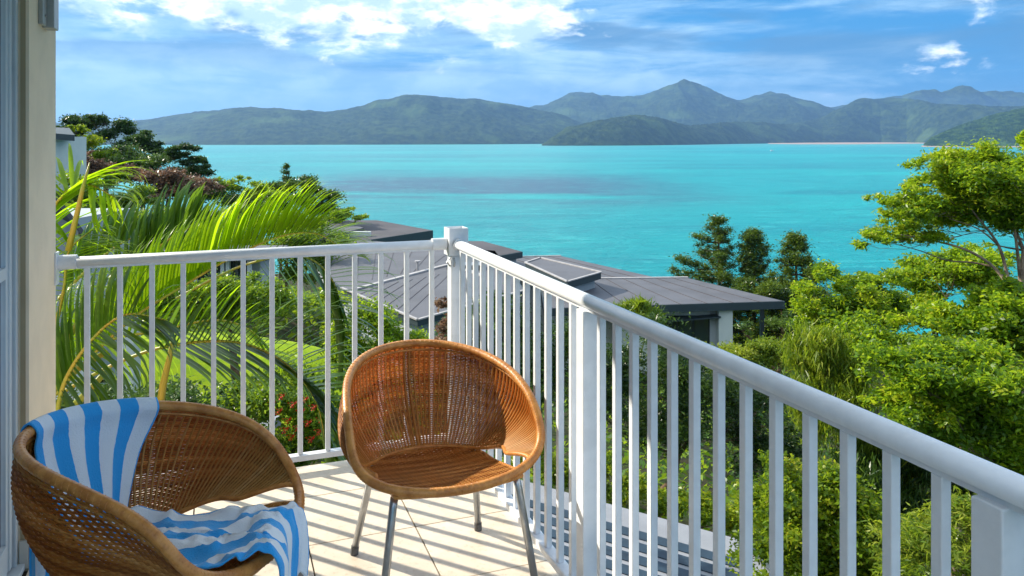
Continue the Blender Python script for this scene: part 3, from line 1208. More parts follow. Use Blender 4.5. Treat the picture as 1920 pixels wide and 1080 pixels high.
# ------------------------------------------------------------------ neighbouring houses
def poly_z(pts, z):
    return [onz(px, py, z) for px, py in pts]


def inset(poly, d):
    c_ = sum((Vector(p_) for p_ in poly), Vector()) / len(poly)
    return [Vector(p_) + (c_ - Vector(p_)).normalized() * d for p_ in poly]


def roof_house(label, top, z, th, wall_d, wall_h, wallm, roofm='roof', wpoly=None, group='grey roofed villas between balcony and sea'):
    poly = poly_z(top, z)
    base = sum((Vector(p_) for p_ in poly), Vector()) / len(poly)
    base.z = z - wall_h
    h_ = empty('house', base, label, 'house', group)
    MB().slab(poly[::-1], th).build('fascia', M['fascia'], h_)
    up = Vector((0, 0, .01))
    MB().slab([p_ + up for p_ in inset(poly, .12)][::-1], .005).build('roof', M[roofm], h_)
    w = poly_z(wpoly, z) if wpoly else inset(poly, wall_d)
    mb = MB()
    mb.prism(w, z - wall_h, z - th - .004)
    mb.build('wall', M[wallm], h_)
    return h_, poly, w


def strip(h_, name, p0, p1, wdt, hgt, m_, seg=1):
    d = (p1 - p0)
    L_ = d.length
    d.normalize()
    s_ = d.cross(Vector((0, 0, 1))).normalized()
    return MB().box((p0 + p1) / 2 + Vector((0, 0, hgt / 2 + .01)), (L_ / 2, wdt / 2, hgt / 2), (d, s_, Vector((0, 0, 1)))).build(name, M[m_], h_)


def seams(h_, poly, n, m_='roof', w=.04):
    """raised sheet seams between the two long sides of a quad roof"""
    a_, b_, c_, d_ = poly
    for k in range(1, n):
        q = k / n
        strip(h_, 'roof_seam', a_.lerp(b_, q) + Vector((0, 0, .0)), d_.lerp(c_, q), w, .02, m_)


# villa at the right
hd, pol, w = roof_house('pale villa with dark flat roof and open corner terrace at the right', [(1010, 524), (1290, 521), (1472, 565), (1020, 579)], -6, .34, .9, 4.6, 'hwall', 'roof2', [(1030, 529), (1270, 526), (1352, 552), (1050, 558)])
seams(hd, pol, 9)
strip(hd, 'roof_trim', pol[0], pol[1], .2, .05, 'trim')
fr_dir = (pol[2] - pol[3]).normalized()
# walls seen from here: a front wall, a pillar and a dark window with an awning rail
fw = onz(1200, 571, -6)
nrm_ = Vector((fr_dir.y, -fr_dir.x, 0))
if nrm_.y > 0:
    nrm_ = -nrm_
yf = 33.2
def wbox(px0, px1, y, z0, z1, th, name, m_, par):
    x0, x1 = (px0 - 960) / F * y, (px1 - 960) / F * y
    return MB().box(((x0 + x1) / 2, y, (z0 + z1) / 2), ((x1 - x0) / 2, th, (z1 - z0) / 2)).build(name, M[m_], par)


wbox(1150, 1238, 36.4, -9.4, -6.36, .1, 'front_wall', 'hwall', hd)
wbox(1238, 1330, 36.4, -6.72, -6.36, .1, 'window_head', 'hwall', hd)
wbox(1238, 1330, 36.5, -9.2, -6.73, .08, 'window', 'frame_dark', hd)
for k, px in enumerate((1242, 1272, 1302)):
    wbox(px, px + 26, 36.4, -9.1, -6.82, .02, 'pane', 'glass_dark', hd)
wbox(1330, 1346, 36.4, -9.4, -6.36, .1, 'side_wall', 'hwall2', hd)
wbox(1345, 1371, 36.1, -9.4, -6.36, .25, 'pillar', 'hwall', hd)
ar = at(1290, 597, 36.0)
MB().box(ar, (1.45, .3, .035), (Vector((1, 0, .08)).normalized(), Vector((0, 1, 0)), Vector((-.08, 0, 1)).normalized())).build('awning_rail', M['fascia'], hd)
wbox(1425, 1432, 36.0, -9.4, -6.36, .08, 'terrace_post', 'frame_dark', hd)

# middle roofs
hc, pol, w = roof_house('long charcoal flat roofed villa in the middle with stepped roof edge', [(900, 484), (1052, 480), (1230, 520.4), (1010, 522)], -5.97, .3, .8, 4.4, 'hwall', 'roof2')
seams(hc, pol, 6)
strip(hc, 'roof_trim', onz(960, 482, -5.97), onz(1052, 480, -5.97), .15, .04, 'trim')
hp, pol, w = roof_house('small raised square roof with pale edging above the charcoal villa', [(985, 493), (1013, 484), (1127, 511), (1064, 529)], -5.2, .32, .35, .9, 'hwall2', 'roof2')
for q in range(4):
    strip(hp, 'roof_trim', pol[q], pol[(q + 1) % 4], .13, .05, 'trim')
hs_, pol, w = roof_house('narrow charcoal roof just right of the white corner post', [(860, 452), (905, 452), (980, 472), (930, 481)], -5.0, .35, .5, 5, 'hwall2', 'roof')

# big roof seen through the front balustrade
hb_, pol, w = roof_house('wide grey membrane roof house seen through the front balustrade', [(610, 520), (640, 541), (783, 601), (985, 545), (930, 470), (640, 447)], -5, .22, .55, 4.2, 'hwall2', 'roof2')
strip(hb_, 'roof_trim', onz(662, 545, -5), onz(846, 496, -5), .22, .07, 'trim')
strip(hb_, 'roof_trim', onz(846, 496, -5), onz(905, 519, -5), .22, .07, 'trim')
strip(hb_, 'roof_trim', pol[1], pol[2], .12, .05, 'trim')
strip(hb_, 'roof_trim', pol[2], pol[3], .12, .05, 'trim')
for k in range(1, 8):
    q = k / 8
    strip(hb_, 'roof_seam', pol[1].lerp(pol[2], q), onz(662, 545, -5).lerp(onz(870, 506, -5), q), .03, .015, 'roof')
for k in range(1, 8):
    q = k / 8
    strip(hb_, 'roof_seam', onz(640, 452, -5).lerp(onz(930, 472, -5), q), onz(640, 536, -5).lerp(onz(846, 496, -5), q), .03, .015, 'roof')
vp = onz(783, 507, -5)
MB().tube([vp, vp + Vector((0, 0, .42))], .05, 10).build('vent_pipe', M['trim'], hb_)
MB().tube([vp + Vector((0, 0, .42)), vp + Vector((0, 0, .48))], .14, 12).build('vent_cap', M['trim'], hb_)
sk = onz(838, 506, -5)
MB().box(sk + Vector((.9, .4, .12)), (.9, .5, .12)).build('fascia_stand_in', M['glass_dark'], hb_, bevel=.02)  # added box standing in for the next roof's blue fascia
wv = pol[2] - pol[1]
for k in range(5):
    q = .12 + k * .19
    c0 = pol[1].lerp(pol[2], q) + Vector((.42, .32, -1.25))
    fr_ = MB().box(c0, (.36, .06, .62), (wv.normalized(), wv.normalized().cross(Vector((0, 0, 1))), Vector((0, 0, 1)))).build('window', M['trim'], hb_)
    MB().box(c0 + Vector((-.05, -.06, 0)), (.28, .05, .54), (wv.normalized(), wv.normalized().cross(Vector((0, 0, 1))), Vector((0, 0, 1)))).build('pane', M['glass_dark'], fr_)

# far house left of it
ha, pol, w = roof_house('far dark roofed house by the water above the front handrail', [(580, 412), (708, 413), (812, 432), (680, 452), (600, 450)], -5.6, .75, .6, 3.5, 'hwall2', 'roof')
MB().slab([onz(590, 424, -5.2), onz(640, 416, -5.2), onz(682, 427, -5.2), onz(612, 444, -5.2)], .3).build('front_roof', M['roof2'], ha)
MB().box(onz(640, 442, -5.6) + Vector((0, -.3, -.4)), (2.2, .15, .75)).build('gable_wall', M['hwall'], ha)

# little house at the far left edge of the view
he = empty('house', at(112, 300, 40), 'small white house with dark roof beside the wall at upper left', 'house')
MB().box(at(112, 262, 40) + Vector((0, 0, -2.95)), (.55, 1.5, 3.1)).build('wall', M['hwall'], he)
MB().slab([at(90, 249, 38.6), at(140, 253, 38.6), at(130, 240, 42), at(90, 238, 42)], .3).build('roof', M['fascia'], he)

# house behind the palm
hl = empty('house', at(200, 640, 17), 'grey house with pale columns half hidden behind the palm', 'house')
MB().box(at(120, 560, 18.2), (1.0, 1.2, 2.0)).build('wall', M['hwall2'], hl)
MB().box(at(243, 640, 16.6), (.16, .16, 1.35)).build('column', M['hwall'], hl)
MB().box(at(150, 640, 16.6), (.16, .16, 1.35)).build('column', M['hwall'], hl)
MB().slab([at(60, 372, 15.6), at(112, 372, 15.6), at(172, 452, 16.2), at(180, 470, 20), at(60, 400, 20)][::-1], .16).build('roof', M['roof2'], hl)
hm_ = empty('house', at(410, 530, 30), 'white columned house with dark windows behind the hedge and palm', 'house')
MB().box(at(410, 520, 31), (1.9, .8, .95)).build('wall', M['hwall2'], hm_)
for px in (352, 378, 404, 430, 456):
    MB().box(at(px, 514, 30.0), (.20, .04, .5)).build('window_pane', M['glass_dark'], hm_)
for px in (366, 418, 428, 468):
    MB().box(at(px, 516, 29.8), (.07, .08, .75)).build('column', M['white'], hm_)
MB().box(at(410, 474, 30.5), (2.3, 1.4, .1)).build('roof', M['roof2'], hm_)

# ------------------------------------------------------------------ boat
bt = empty('motor_boat', (0, 0, 0), 'small white motor boat alone on the turquoise bay', 'boat')
mb = MB()
st_ = [(-4.5, 1.5, .2, 1.5), (-2, 1.7, 0, 1.5), (1.5, 1.5, 0, 1.7), (4, .8, .2, 2.0), (5.6, .05, .9, 2.3)]
vs = []
for (x, hw, z0, z1) in st_:
    vs += [(x, -hw, z1), (x, -hw * .6, z0), (x, hw * .6, z0), (x, hw, z1)]
fs = []
for i_ in range(4):
    o_ = i_ * 4
    fs += [(o_ + k, o_ + k + 1, o_ + k + 5, o_ + k + 4) for k in range(3)] + [(o_ + 3, o_, o_ + 4, o_ + 7)]
fs += [(0, 3, 2, 1), (16, 17, 18, 19)]
mb.add(vs, fs)
mb.build('hull', M['boat'], bt)
MB().box((-.6, 0, 2.5), (1.8, 1.1, .9)).build('cabin', M['boat'], bt, bevel=.15)
MB().box((-.6, 0, 2.7), (1.5, 1.12, .3)).build('cabin_window', M['glass_dark'], bt)
MB().box((-.9, 0, 3.5), (2.2, 1.3, .08)).build('cabin_roof', M['boat'], bt)
MB().tube([(-1, 0, 3.5), (-1, 0, 5.6)], .06, 6).build('mast', M['steel'], bt)
pb = onz(1447, 283, SEA)
bt.location = (pb.x, pb.y, SEA - .25)
bt.rotation_euler = (0, 0, R(12))

# ------------------------------------------------------------------ vegetation
def leaf_quads(C_, size, aspect, up=.35, droop=0.0, rng=None, stretch=None):
    """one folded leaf quad per centre"""
    rng = rng or RNG
    n = len(C_)
    d = rng.standard_normal((n, 3))
    d[:, 2] = d[:, 2] * .55 - droop
    d /= np.linalg.norm(d, axis=1)[:, None]
    nn = rng.standard_normal((n, 3))
    nn[:, 2] += up * 3
    s = np.cross(d, nn)
    s /= np.linalg.norm(s, axis=1)[:, None] + 1e-9
    nn = np.cross(s, d)
    L_ = size * (.65 + .7 * rng.random(n))[:, None]
    Wd = L_ * aspect * .5
    base_ = C_ - d * L_ * .5
    tip = C_ + d * L_ * .5 - np.array([0, 0, 1]) * L_ * .12
    mid_ = base_ + d * L_ * .42
    a_ = mid_ + s * Wd + nn * L_ * .05
    b_ = mid_ - s * Wd + nn * L_ * .05
    VV = np.stack([base_, a_, tip, b_], 1).reshape(-1, 3)
    Q = np.arange(n * 4).reshape(-1, 4)
    return VV, Q


def clump_points(clumps, n, rng, shell_=.55, upper=.25):
    cl = np.array(clumps, float)            # x y z rx ry rz
    wt = (cl[:, 3] * cl[:, 5])
    wt /= wt.sum()
    idx = rng.choice(len(cl), n, p=wt)
    d = rng.standard_normal((n, 3))
    d /= np.linalg.norm(d, axis=1)[:, None]
    flip = (d[:, 2] < 0) & (rng.random(n) < upper * 2)
    d[flip, 2] *= -1
    r_ = np.abs(shell_ + .42 * rng.standard_normal(n)).clip(0, 1.7)
    return cl[idx, :3] + d * r_[:, None] * cl[idx, 3:6], idx


def subdivide(regions, y, depth, k, rng, scale=.34, flat=.7):
    """regions: (px, py, rx, ry) ellipses in the photograph -> real ellipsoid clumps at distance y"""
    out_ = []
    for rg in regions:
        px, py, rx, ry = rg[:4]
        dy = rg[4] if len(rg) > 4 else 0
        c_ = at(px, py, y + dy)
        RX, RZ = rx / F * (y + dy), ry / F * (y + dy)
        RY = max(depth, min(RX, 3 * depth)) if depth else RX
        nsub = max(5, int(k * (rx * ry) / 700))
        for _ in range(nsub):
            d = rng.standard_normal(3)
            d /= np.linalg.norm(d)
            r_ = rng.random() ** .5
            cs = scale * (.75 + .9 * rng.random())
            q = min(RX, RZ, RY)
            out_.append((c_.x + d[0] * r_ * RX * (1 - .5 * scale), c_.y + d[1] * r_ * RY, c_.z + d[2] * r_ * RZ * (1 - .5 * scale),
                         cs * (q * .6 + RX * .4), cs * (q * .6 + RY * .4), cs * flat * (q * .6 + RZ * .4)))
    return out_


BRANCH = 0


def plant(name, label, cat, y, regions, n, leaf, aspect, m_, seed, depth=0.0, k=4.5, group=None, trunk=None, bark='bark', limbs=10, lr=.03,
          tr=.12, up=.35, droop=0.0, scale=.44, tint=(.5, .22), flat=.8, part='foliage', fork=None, extra=None):
    rng = np.random.default_rng(seed)
    cl = subdivide(regions, y, depth, k, rng, scale, flat)
    P_, idx = clump_points(cl, n, rng)
    VV, Q = leaf_quads(P_, leaf, aspect, up, droop, rng)
    ct = rng.standard_normal(len(cl)) * .19
    ti = np.clip(tint[0] + ct[idx] + rng.standard_normal(n) * tint[1], 0, 1)
    cx = sum(r_[0] for r_ in regions) / len(regions)
    if trunk:
        tb = at(trunk[0], 600, y)
        bx, by = tb.x, y
    else:
        c_ = at(cx, 500, y)
        bx, by = c_.x, y
    bz = float(ground_z(bx, by))
    root = empty(name, (bx, by, bz), label, cat, group)
    o = link(part, fast_mesh(part, VV, Q, np.repeat(ti, 4)), m_, root)
    o['kind'] = 'stuff'
    # trunk and limbs
    carr = np.array(cl)
    mb = MB()
    if fork:
        f_ = at(fork[0], fork[1], y)
    else:
        lowz = carr[:, 2].min()
        f_ = Vector((bx, by, bz + max(.25, (lowz - bz) * .7)))
    b0 = Vector((bx, by, bz - .2))
    jit = lambda s_: Vector((random.uniform(-s_, s_), random.uniform(-s_, s_), random.uniform(-s_, s_)))
    mid_ = b0.lerp(f_, .5) + jit(tr * 1.2)
    mb.tube([b0, b0.lerp(mid_, .5), mid_, mid_.lerp(f_, .6), f_], [tr * 1.25, tr * 1.05, tr, tr * .9, tr * .8], 8)
    sel = rng.choice(len(cl), min(limbs, len(cl)), replace=False)
    sel = sorted(sel, key=lambda q: (Vector(carr[q, :3]) - f_).length)
    nodes = [(f_, 0.0, max(lr, tr * .95))]
    for s_ in sel:
        e_ = Vector(carr[s_, :3])
        de = (e_ - f_).length
        best = min(nodes, key=lambda q: (e_ - q[0]).length + (.9 * max(0, q[1] - de * .75)) + .18 * q[1])
        st, ds, rs = best
        ln = (e_ - st).length
        side_ = jit(ln * .10)
        m1 = st.lerp(e_, .33) + side_ + Vector((0, 0, -.03 * ln))
        m2 = st.lerp(e_, .68) + side_ * .6 + jit(ln * .05)
        r0 = max(lr * .22, rs * .72)
        mb.tube([st, m1, m2, e_], [r0, r0 * .72, r0 * .5, r0 * .25], 6, caps=False)
        nodes += [(m1, ds + ln * .33, r0 * .72), (m2, ds + ln * .68, r0 * .5)]
        for _ in range(2):
            e2 = e_ + jit(min(.5, ln * .25))
            mb.tube([m2, m2.lerp(e2, .5) + jit(.02), e2], [r0 * .3, r0 * .2, r0 * .06], 4, caps=False)
    mb.build('trunk', M[bark], root, smooth=True)
    return root, cl


def pine(label, px, ytop, y, height, spread, seed, group, lay=.42, tuft=.26, n=9000, asym=0.0, leaf=.10, rise=.25):
    """hoop pine: whorls of long bare branches ending in dense tufts"""
    rng = np.random.default_rng(seed)
    top = at(px, ytop, y)
    bx, by = top.x, y
    bz = float(ground_z(bx, by))
    root = empty('pine_tree', (bx, by, bz), label, 'pine tree', group)
    tr = MB()
    h_ = top.z - bz
    tr.tube([(bx, by, bz - .2), (bx + .05, by, bz + h_ * .5), (bx, by, top.z)], [.17, .12, .025], 8)
    tr.build('trunk', M['bark'], root, smooth=True)
    cl = []
    lean_ = rng.random() * 6.28
    br = MB()
    z = top.z - .1
    k = 0
    while z > top.z - height:
        f_ = (top.z - z) / height
        nb = 5 + int(rng.integers(0, 3))
        for q in range(nb):
            a_ = q / nb * 6.283 + rng.random() * 1.0
            L_ = spread * (f_ ** .75 * .95 + .10) * (.55 + .65 * rng.random())
            if asym:
                L_ *= 1 + asym * (-math.cos(a_))
            dx, dy = math.cos(a_), math.sin(a_)
            e_ = Vector((bx + dx * L_, by + dy * L_, z + L_ * rise))
            br.tube([(bx, by, z), (bx + dx * L_ * .5, by + dy * L_ * .5, z - .02 * L_), e_], [.035, .025, .012], 4, caps=False)
            m_ = max(2, int(L_ / tuft * 1.25))
            for j_ in range(m_):
                u_ = .3 + .7 * (j_ + rng.random() * .6) / m_
                r_ = tuft * (.45 + .5 * rng.random())
                cl.append((bx + dx * L_ * u_ + rng.normal() * .09, by + dy * L_ * u_ + rng.normal() * .09, z + L_ * rise * u_ * u_ + .05 + rng.normal() * .09, r_ * 1.1, r_ * 1.1, r_ * .75))
        z -= lay * (.8 + .4 * rng.random())
        k += 1
    cl.append((top.x, top.y, top.z, .16, .16, .22))
    P_, idx = clump_points(cl, n, rng, .35, .2)
    VV, Q = leaf_quads(P_, leaf, .30, .2, -.25, rng)
    ti = np.clip(.62 + (rng.standard_normal(len(cl)) * .12)[idx] + rng.standard_normal(n) * .22, 0, 1)
    o = link('needles', fast_mesh('needles', VV, Q, np.repeat(ti, 4)), M['needle'], root)
    o['kind'] = 'stuff'
    br.build('branches', M['bark'], root)['kind'] = 'stuff'
    return root


def bez_(P_, n):
    P_ = [Vector(p_) for p_ in P_]
    out_ = []
    for i_ in range(len(P_) - 1):
        p0, p1, p2, p3 = P_[max(i_ - 1, 0)], P_[i_], P_[i_ + 1], P_[min(i_ + 2, len(P_) - 1)]
        for k in range(n):
            q = k / n
            out_.append(.5 * ((2 * p1) + (p2 - p0) * q + (2 * p0 - 5 * p1 + 4 * p2 - p3) * q * q + (3 * p1 - p0 - 3 * p2 + p3) * q ** 3))
    out_.append(P_[-1])
    return out_


# --- left hillside, far
G1 = 'trees on the left hillside'
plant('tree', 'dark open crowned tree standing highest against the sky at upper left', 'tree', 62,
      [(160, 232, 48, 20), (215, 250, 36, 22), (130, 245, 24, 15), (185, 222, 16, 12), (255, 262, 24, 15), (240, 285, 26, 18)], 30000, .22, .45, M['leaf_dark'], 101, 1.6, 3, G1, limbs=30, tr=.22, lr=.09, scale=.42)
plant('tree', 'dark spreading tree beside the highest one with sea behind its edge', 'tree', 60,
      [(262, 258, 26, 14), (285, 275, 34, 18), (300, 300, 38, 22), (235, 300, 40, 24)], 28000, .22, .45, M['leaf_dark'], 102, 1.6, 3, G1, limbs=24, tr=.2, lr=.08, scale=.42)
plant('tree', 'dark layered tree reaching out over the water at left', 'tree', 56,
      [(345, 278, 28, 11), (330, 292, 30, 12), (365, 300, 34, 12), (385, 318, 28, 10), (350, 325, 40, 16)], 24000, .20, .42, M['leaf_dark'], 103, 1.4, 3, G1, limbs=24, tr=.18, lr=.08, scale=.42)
plant('tree', 'bright yellow green bush against the small white house', 'tree', 44,
      [(160, 265, 26, 18), (125, 300, 22, 30), (190, 285, 18, 10), (145, 240, 16, 8)], 9000, .19, .5, M['leaf_yellow'], 104, 1.2, 3, G1, limbs=8)
plant('tree', 'bronze leaved tree below the dark spreading tree', 'tree', 48,
      [(150, 318, 50, 30), (200, 322, 40, 26), (235, 330, 34, 24), (170, 292, 30, 14)], 16000, .19, .5, M['leaf_bronze'], 105, 1.6, 3, G1, limbs=12, scale=.42)
plant('tree', 'bronze leaved tree in the middle of the left slope', 'tree', 47,
      [(290, 335, 44, 26), (340, 345, 46, 24), (380, 352, 40, 20), (300, 362, 40, 18)], 16000, .19, .5, M['leaf_bronze'], 106, 1.6, 3, G1, limbs=12, scale=.42)
plant('tree', 'green rounded bush under the bronze trees', 'tree', 40,
      [(225, 330, 22, 10), (180, 350, 50, 16), (260, 365, 60, 22), (140, 370, 45, 26), (215, 375, 60, 26)], 16000, .18, .5, M['leaf_mid'], 107, 1.6, 3, G1, limbs=10)
plant('tree', 'low bright green shrub row right of the bronze trees', 'tree', 58,
      [(420, 345, 34, 14), (455, 335, 16, 9), (440, 358, 46, 16), (490, 350, 30, 14), (400, 370, 60, 20), (470, 375, 60, 22)], 14000, .2, .5, M['leaf_mid'], 108, 1.6, 3, G1, limbs=12, tint=(.65, .22))
plant('tree', 'broad olive green tree on the point above the far house', 'tree', 66,
      [(560, 345, 40, 18), (590, 365, 50, 26), (545, 375, 44, 26), (625, 388, 34, 18), (600, 395, 40, 16), (520, 358, 24, 20), (500, 385, 50, 20)], 34000, .23, .45, M['leaf_dark'], 109, 2.0, 3.2, G1, limbs=20, tr=.2, lr=.08, tint=(.78, .2), scale=.40)
pine('slim dark pine rising above the olive green tree on the point', 537, 312, 66, 3.5, .9, 111, G1, lay=.5, tuft=.3, n=2500, leaf=.2)
plant('tree', 'bright green shrub at the foot of the olive tree', 'tree', 62,
      [(640, 402, 30, 12), (670, 408, 22, 8), (615, 410, 30, 10), (655, 395, 12, 8)], 6000, .2, .5, M['leaf_mid'], 112, 1.4, 3, G1, limbs=8, tint=(.7, .2))
plant('tree', 'dense green slope tree behind the arching palm frond', 'tree', 52,
      [(540, 425, 70, 34), (450, 420, 70, 36), (590, 440, 50, 24)], 16000, .22, .5, M['leaf_mid'], 113, 1.8, 3, G1, limbs=12)
plant('tree', 'dark green tree mass at the far left behind the palm', 'tree', 28,
      [(140, 410, 60, 40), (220, 430, 70, 40), (320, 430, 80, 40), (130, 350, 40, 24)], 22000, .15, .5, M['leaf_mid'], 114, 1.4, 3, G1, limbs=14)

plant('tree', 'dark green tree closing the gap left of the big grey roof', 'tree', 42,
      [(430, 460, 80, 36), (530, 450, 80, 34), (620, 455, 50, 24), (590, 480, 50, 34), (340, 480, 60, 30), (560, 510, 60, 24)], 22000, .19, .5, M['leaf_mid'], 115, 1.6, 3, G1, limbs=12)

plant('tree', 'mid green trees thickening the slope below the dark spreading crowns', 'tree', 57,
      [(190, 290, 70, 26), (260, 308, 70, 28), (330, 335, 60, 24), (130, 285, 40, 24), (390, 355, 60, 20), (470, 372, 60, 20)], 36000, .2, .45, M['leaf_dark'], 116, 1.4, 4, G1, limbs=14, tint=(.75, .2))

# --- middle, behind the front balustrade
G2 = 'garden shrubs beyond the front balustrade'
plant('bush', 'glossy green hedge behind the front balustrade near the white columned house', 'bush', 19,
      [(400, 540, 60, 34), (470, 545, 60, 32), (350, 570, 70, 40), (440, 580, 70, 34), (520, 560, 50, 34)], 26000, .085, .55, M['leaf_mid'], 201, .8, 3, G2, limbs=10, tint=(.6, .25))
plant('bush', 'bright green shrub under the eave of the big grey roof', 'bush', 16,
      [(690, 600, 50, 40), (650, 640, 50, 50), (740, 625, 50, 34), (700, 660, 70, 40), (775, 650, 50, 40), (620, 570, 30, 30)], 30000, .075, .5, M['leaf_bright'], 202, .9, 3, G2, limbs=10)
plant('bush', 'hedge dotted with red flowers behind the lower front balustrade', 'bush', 8.5,
      [(520, 740, 50, 50), (570, 760, 50, 60), (480, 730, 40, 34), (560, 830, 60, 50), (610, 740, 40, 60), (440, 800, 60, 50), (650, 800, 40, 60)], 26000, .05, .5, M['leaf_mid'], 203, .5, 3.4, G2, limbs=10, tint=(.5, .25))
plant('bush', 'dark bronze shrub with pale leaves beside the white corner post', 'bush', 9,
      [(832, 570, 12, 24), (838, 610, 16, 30), (832, 650, 20, 30), (845, 700, 30, 30)], 3500, .06, .5, M['leaf_bronze'], 204, .25, 4, G2, limbs=6, lr=.01, tr=.02)
plant('bush', 'leafy shrub filling the gap under the big grey roof near the chair back', 'bush', 13,
      [(880, 640, 60, 60), (800, 690, 60, 40), (930, 600, 50, 50), (960, 660, 60, 70), (900, 720, 80, 50)], 24000, .07, .5, M['leaf_dark'], 205, .8, 3, G2, limbs=10, tint=(.7, .2))
plant('bush', 'low dark undergrowth below the palm stems at left', 'bush', 8,
      [(160, 760, 80, 50), (260, 770, 80, 50), (360, 760, 80, 50), (120, 820, 60, 60), (300, 840, 100, 50)], 16000, .06, .4, M['leaf_dark'], 206, .6, 3, G2, limbs=6, tint=(.6, .25))

# red flowers on the hedge: flower heads are parts of that bush
fl_root = [o for o in bpy.data.objects if o.get('label', '').startswith('hedge dotted')][0]
fme = None
for (px, py) in [(530, 742), (551, 757), (566, 771), (541, 787), (579, 792), (560, 801), (524, 770), (590, 762), (600, 808), (573, 748), (512, 756),
                 (585, 822), (548, 818), (604, 785), (536, 805)]:
    if fme is None:
        c_ = RNG.standard_normal((18, 3)) * np.array([.018, .018, .012])
        VV, Q = leaf_quads(c_, .024, .8, .5)
        fme = fast_mesh('flower', VV, Q)
        fme.materials.append(M['flower'])
    o = bpy.data.objects.new('flower', fme)
    COL.objects.link(o)
    o.location = at(px, py, 7.98 + random.uniform(-.1, .1))
    o.parent = fl_root
    o.matrix_parent_inverse = Matrix.Translation(fl_root.location).inverted()

# --- right side
G3 = 'trees and shrubs right of the balcony'
pine('hoop pine with long side branches, leftmost of the three by the villa', 1347, 414, 46, 6.0, 2.7, 301, G3, lay=.55, tuft=.56, n=38000, asym=.35, leaf=.15)
pine('dense pointed pine, middle one of the three by the villa', 1412, 440, 45, 7.0, 2.7, 302, G3, lay=.42, tuft=.60, n=48000, leaf=.17, rise=.35)
pine('bushy pine, rightmost of the three by the villa', 1492, 448, 43, 7.0, 3.0, 303, G3, lay=.45, tuft=.60, n=48000, leaf=.17, rise=.4)
plant('tree', 'low dark conifer filling the gap behind the villa terrace', 'tree', 42,
      [(1440, 545, 60, 26), (1500, 560, 50, 36), (1390, 535, 40, 20), (1540, 520, 30, 24)], 22000, .16, .32, M['needle'], 318, 1.0, 3, G3, limbs=10, tint=(.6, .25))
plant('tree', 'bright green leafy tree between the pines and the spreading tree', 'tree', 22,
      [(1560, 515, 44, 26), (1600, 550, 70, 34), (1530, 560, 40, 30), (1640, 530, 40, 20), (1660, 590, 70, 40), (1560, 610, 60, 40)], 46000, .125, .42, M['leaf_bright'], 304, 1.2, 3.4, G3, limbs=22, scale=.38, tint=(.45, .24))
plant('tree', 'tall spreading tree with pale forked limbs reaching over the bay at right', 'tree', 13,
      [(1770, 312, 42, 28, .2), (1720, 305, 20, 17, 0), (1840, 300, 44, 31, .4), (1810, 340, 60, 34, -.2), (1745, 345, 40, 22, .3), (1880, 340, 50, 42, .1),
       (1720, 385, 60, 25, 0), (1650, 378, 34, 14, .2), (1690, 410, 54, 22, -.3), (1785, 400, 60, 31, .4), (1860, 390, 60, 36, .2), (1635, 440, 34, 17, 0),
       (1610, 462, 24, 15, .2), (1668, 440, 36, 20, .3), (1730, 440, 50, 20, 0), (1900, 400, 40, 42, 0), (1655, 372, 12, 11, 0), (1800, 285, 30, 13, .2), (1700, 350, 30, 14, 0), (1870, 350, 60, 42, 0), (1820, 375, 60, 34, 0)],
      110000, .078, .36, M['leaf_bright'], 305, .5, 10, G3, trunk=(1945, 0), fork=(1906, 570), bark='bark_pale', limbs=80, tr=.10, lr=.028, scale=.42, tint=(.55, .25), flat=.9)
tr_ = [o for o in bpy.data.objects if o.get('label', '').startswith('tall spreading tree')][0]
for pp, r_ in ((((1912, 600), (1895, 545), (1862, 500), (1815, 470), (1755, 452), (1690, 440)), .036), (((1908, 580), (1890, 520), (1872, 460), (1835, 410), (1800, 370)), .036),
               (((1915, 590), (1912, 520), (1905, 450), (1895, 380), (1880, 330)), .036), (((1918, 600), (1935, 520), (1945, 440), (1940, 360)), .03),
               (((1862, 500), (1822, 492), (1775, 488), (1725, 470), (1668, 455)), .018), (((1872, 460), (1850, 440), (1825, 425), (1780, 410)), .018)):
    pts_ = bez_([at(px, py, 13 + .08 * ((px + py) % 5 - 2)) for px, py in pp], 5)
    MB().tube(pts_, [r_ * (1 - .75 * k / len(pts_)) for k in range(len(pts_))], 7).build('limb', M['bark_pale'], tr_, smooth=True)
plant('tree', 'leafy branch crown hanging in from the right edge', 'tree', 9,
      [(1925, 262, 16, 40), (1945, 320, 30, 40), (1950, 230, 20, 20)], 3500, .08, .34, M['leaf_bright'], 306, .2, 5, G3, trunk=(2060, 0), limbs=8, tr=.05, lr=.02, scale=.5)
plant('tree', 'dense bright green tree filling the right side below the spreading tree', 'tree', 14,
      [(1720, 540, 70, 36, 2), (1790, 500, 80, 44, 2), (1840, 520, 60, 44, 2), (1910, 540, 30, 30, 2), (1800, 486, 60, 24, 1.5), (1730, 502, 50, 22, 2), (1870, 478, 40, 22, 2), (1700, 510, 50, 26, 2), (1740, 600, 90, 40), (1850, 620, 80, 50, -2.2), (1640, 640, 70, 40), (1900, 575, 60, 50, -2.2), (1930, 640, 60, 60, -2.2)],
      60000, .10, .4, M['leaf_bright'], 307, 1.0, 3.4, G3, limbs=26, scale=.36, lr=.02)
plant('tree', 'broad leafy green tree in front at the right edge', 'tree', 9.5,
      [(1700, 690, 80, 50), (1800, 700, 80, 50), (1880, 700, 60, 60), (1760, 770, 80, 50), (1860, 800, 80, 60), (1900, 860, 60, 60), (1660, 740, 50, 40)],
      66000, .075, .42, M['leaf_bright'], 308, .7, 3.6, G3, limbs=30, scale=.36, bark='bark_pale', tr=.1, lr=.03, tint=(.45, .24))
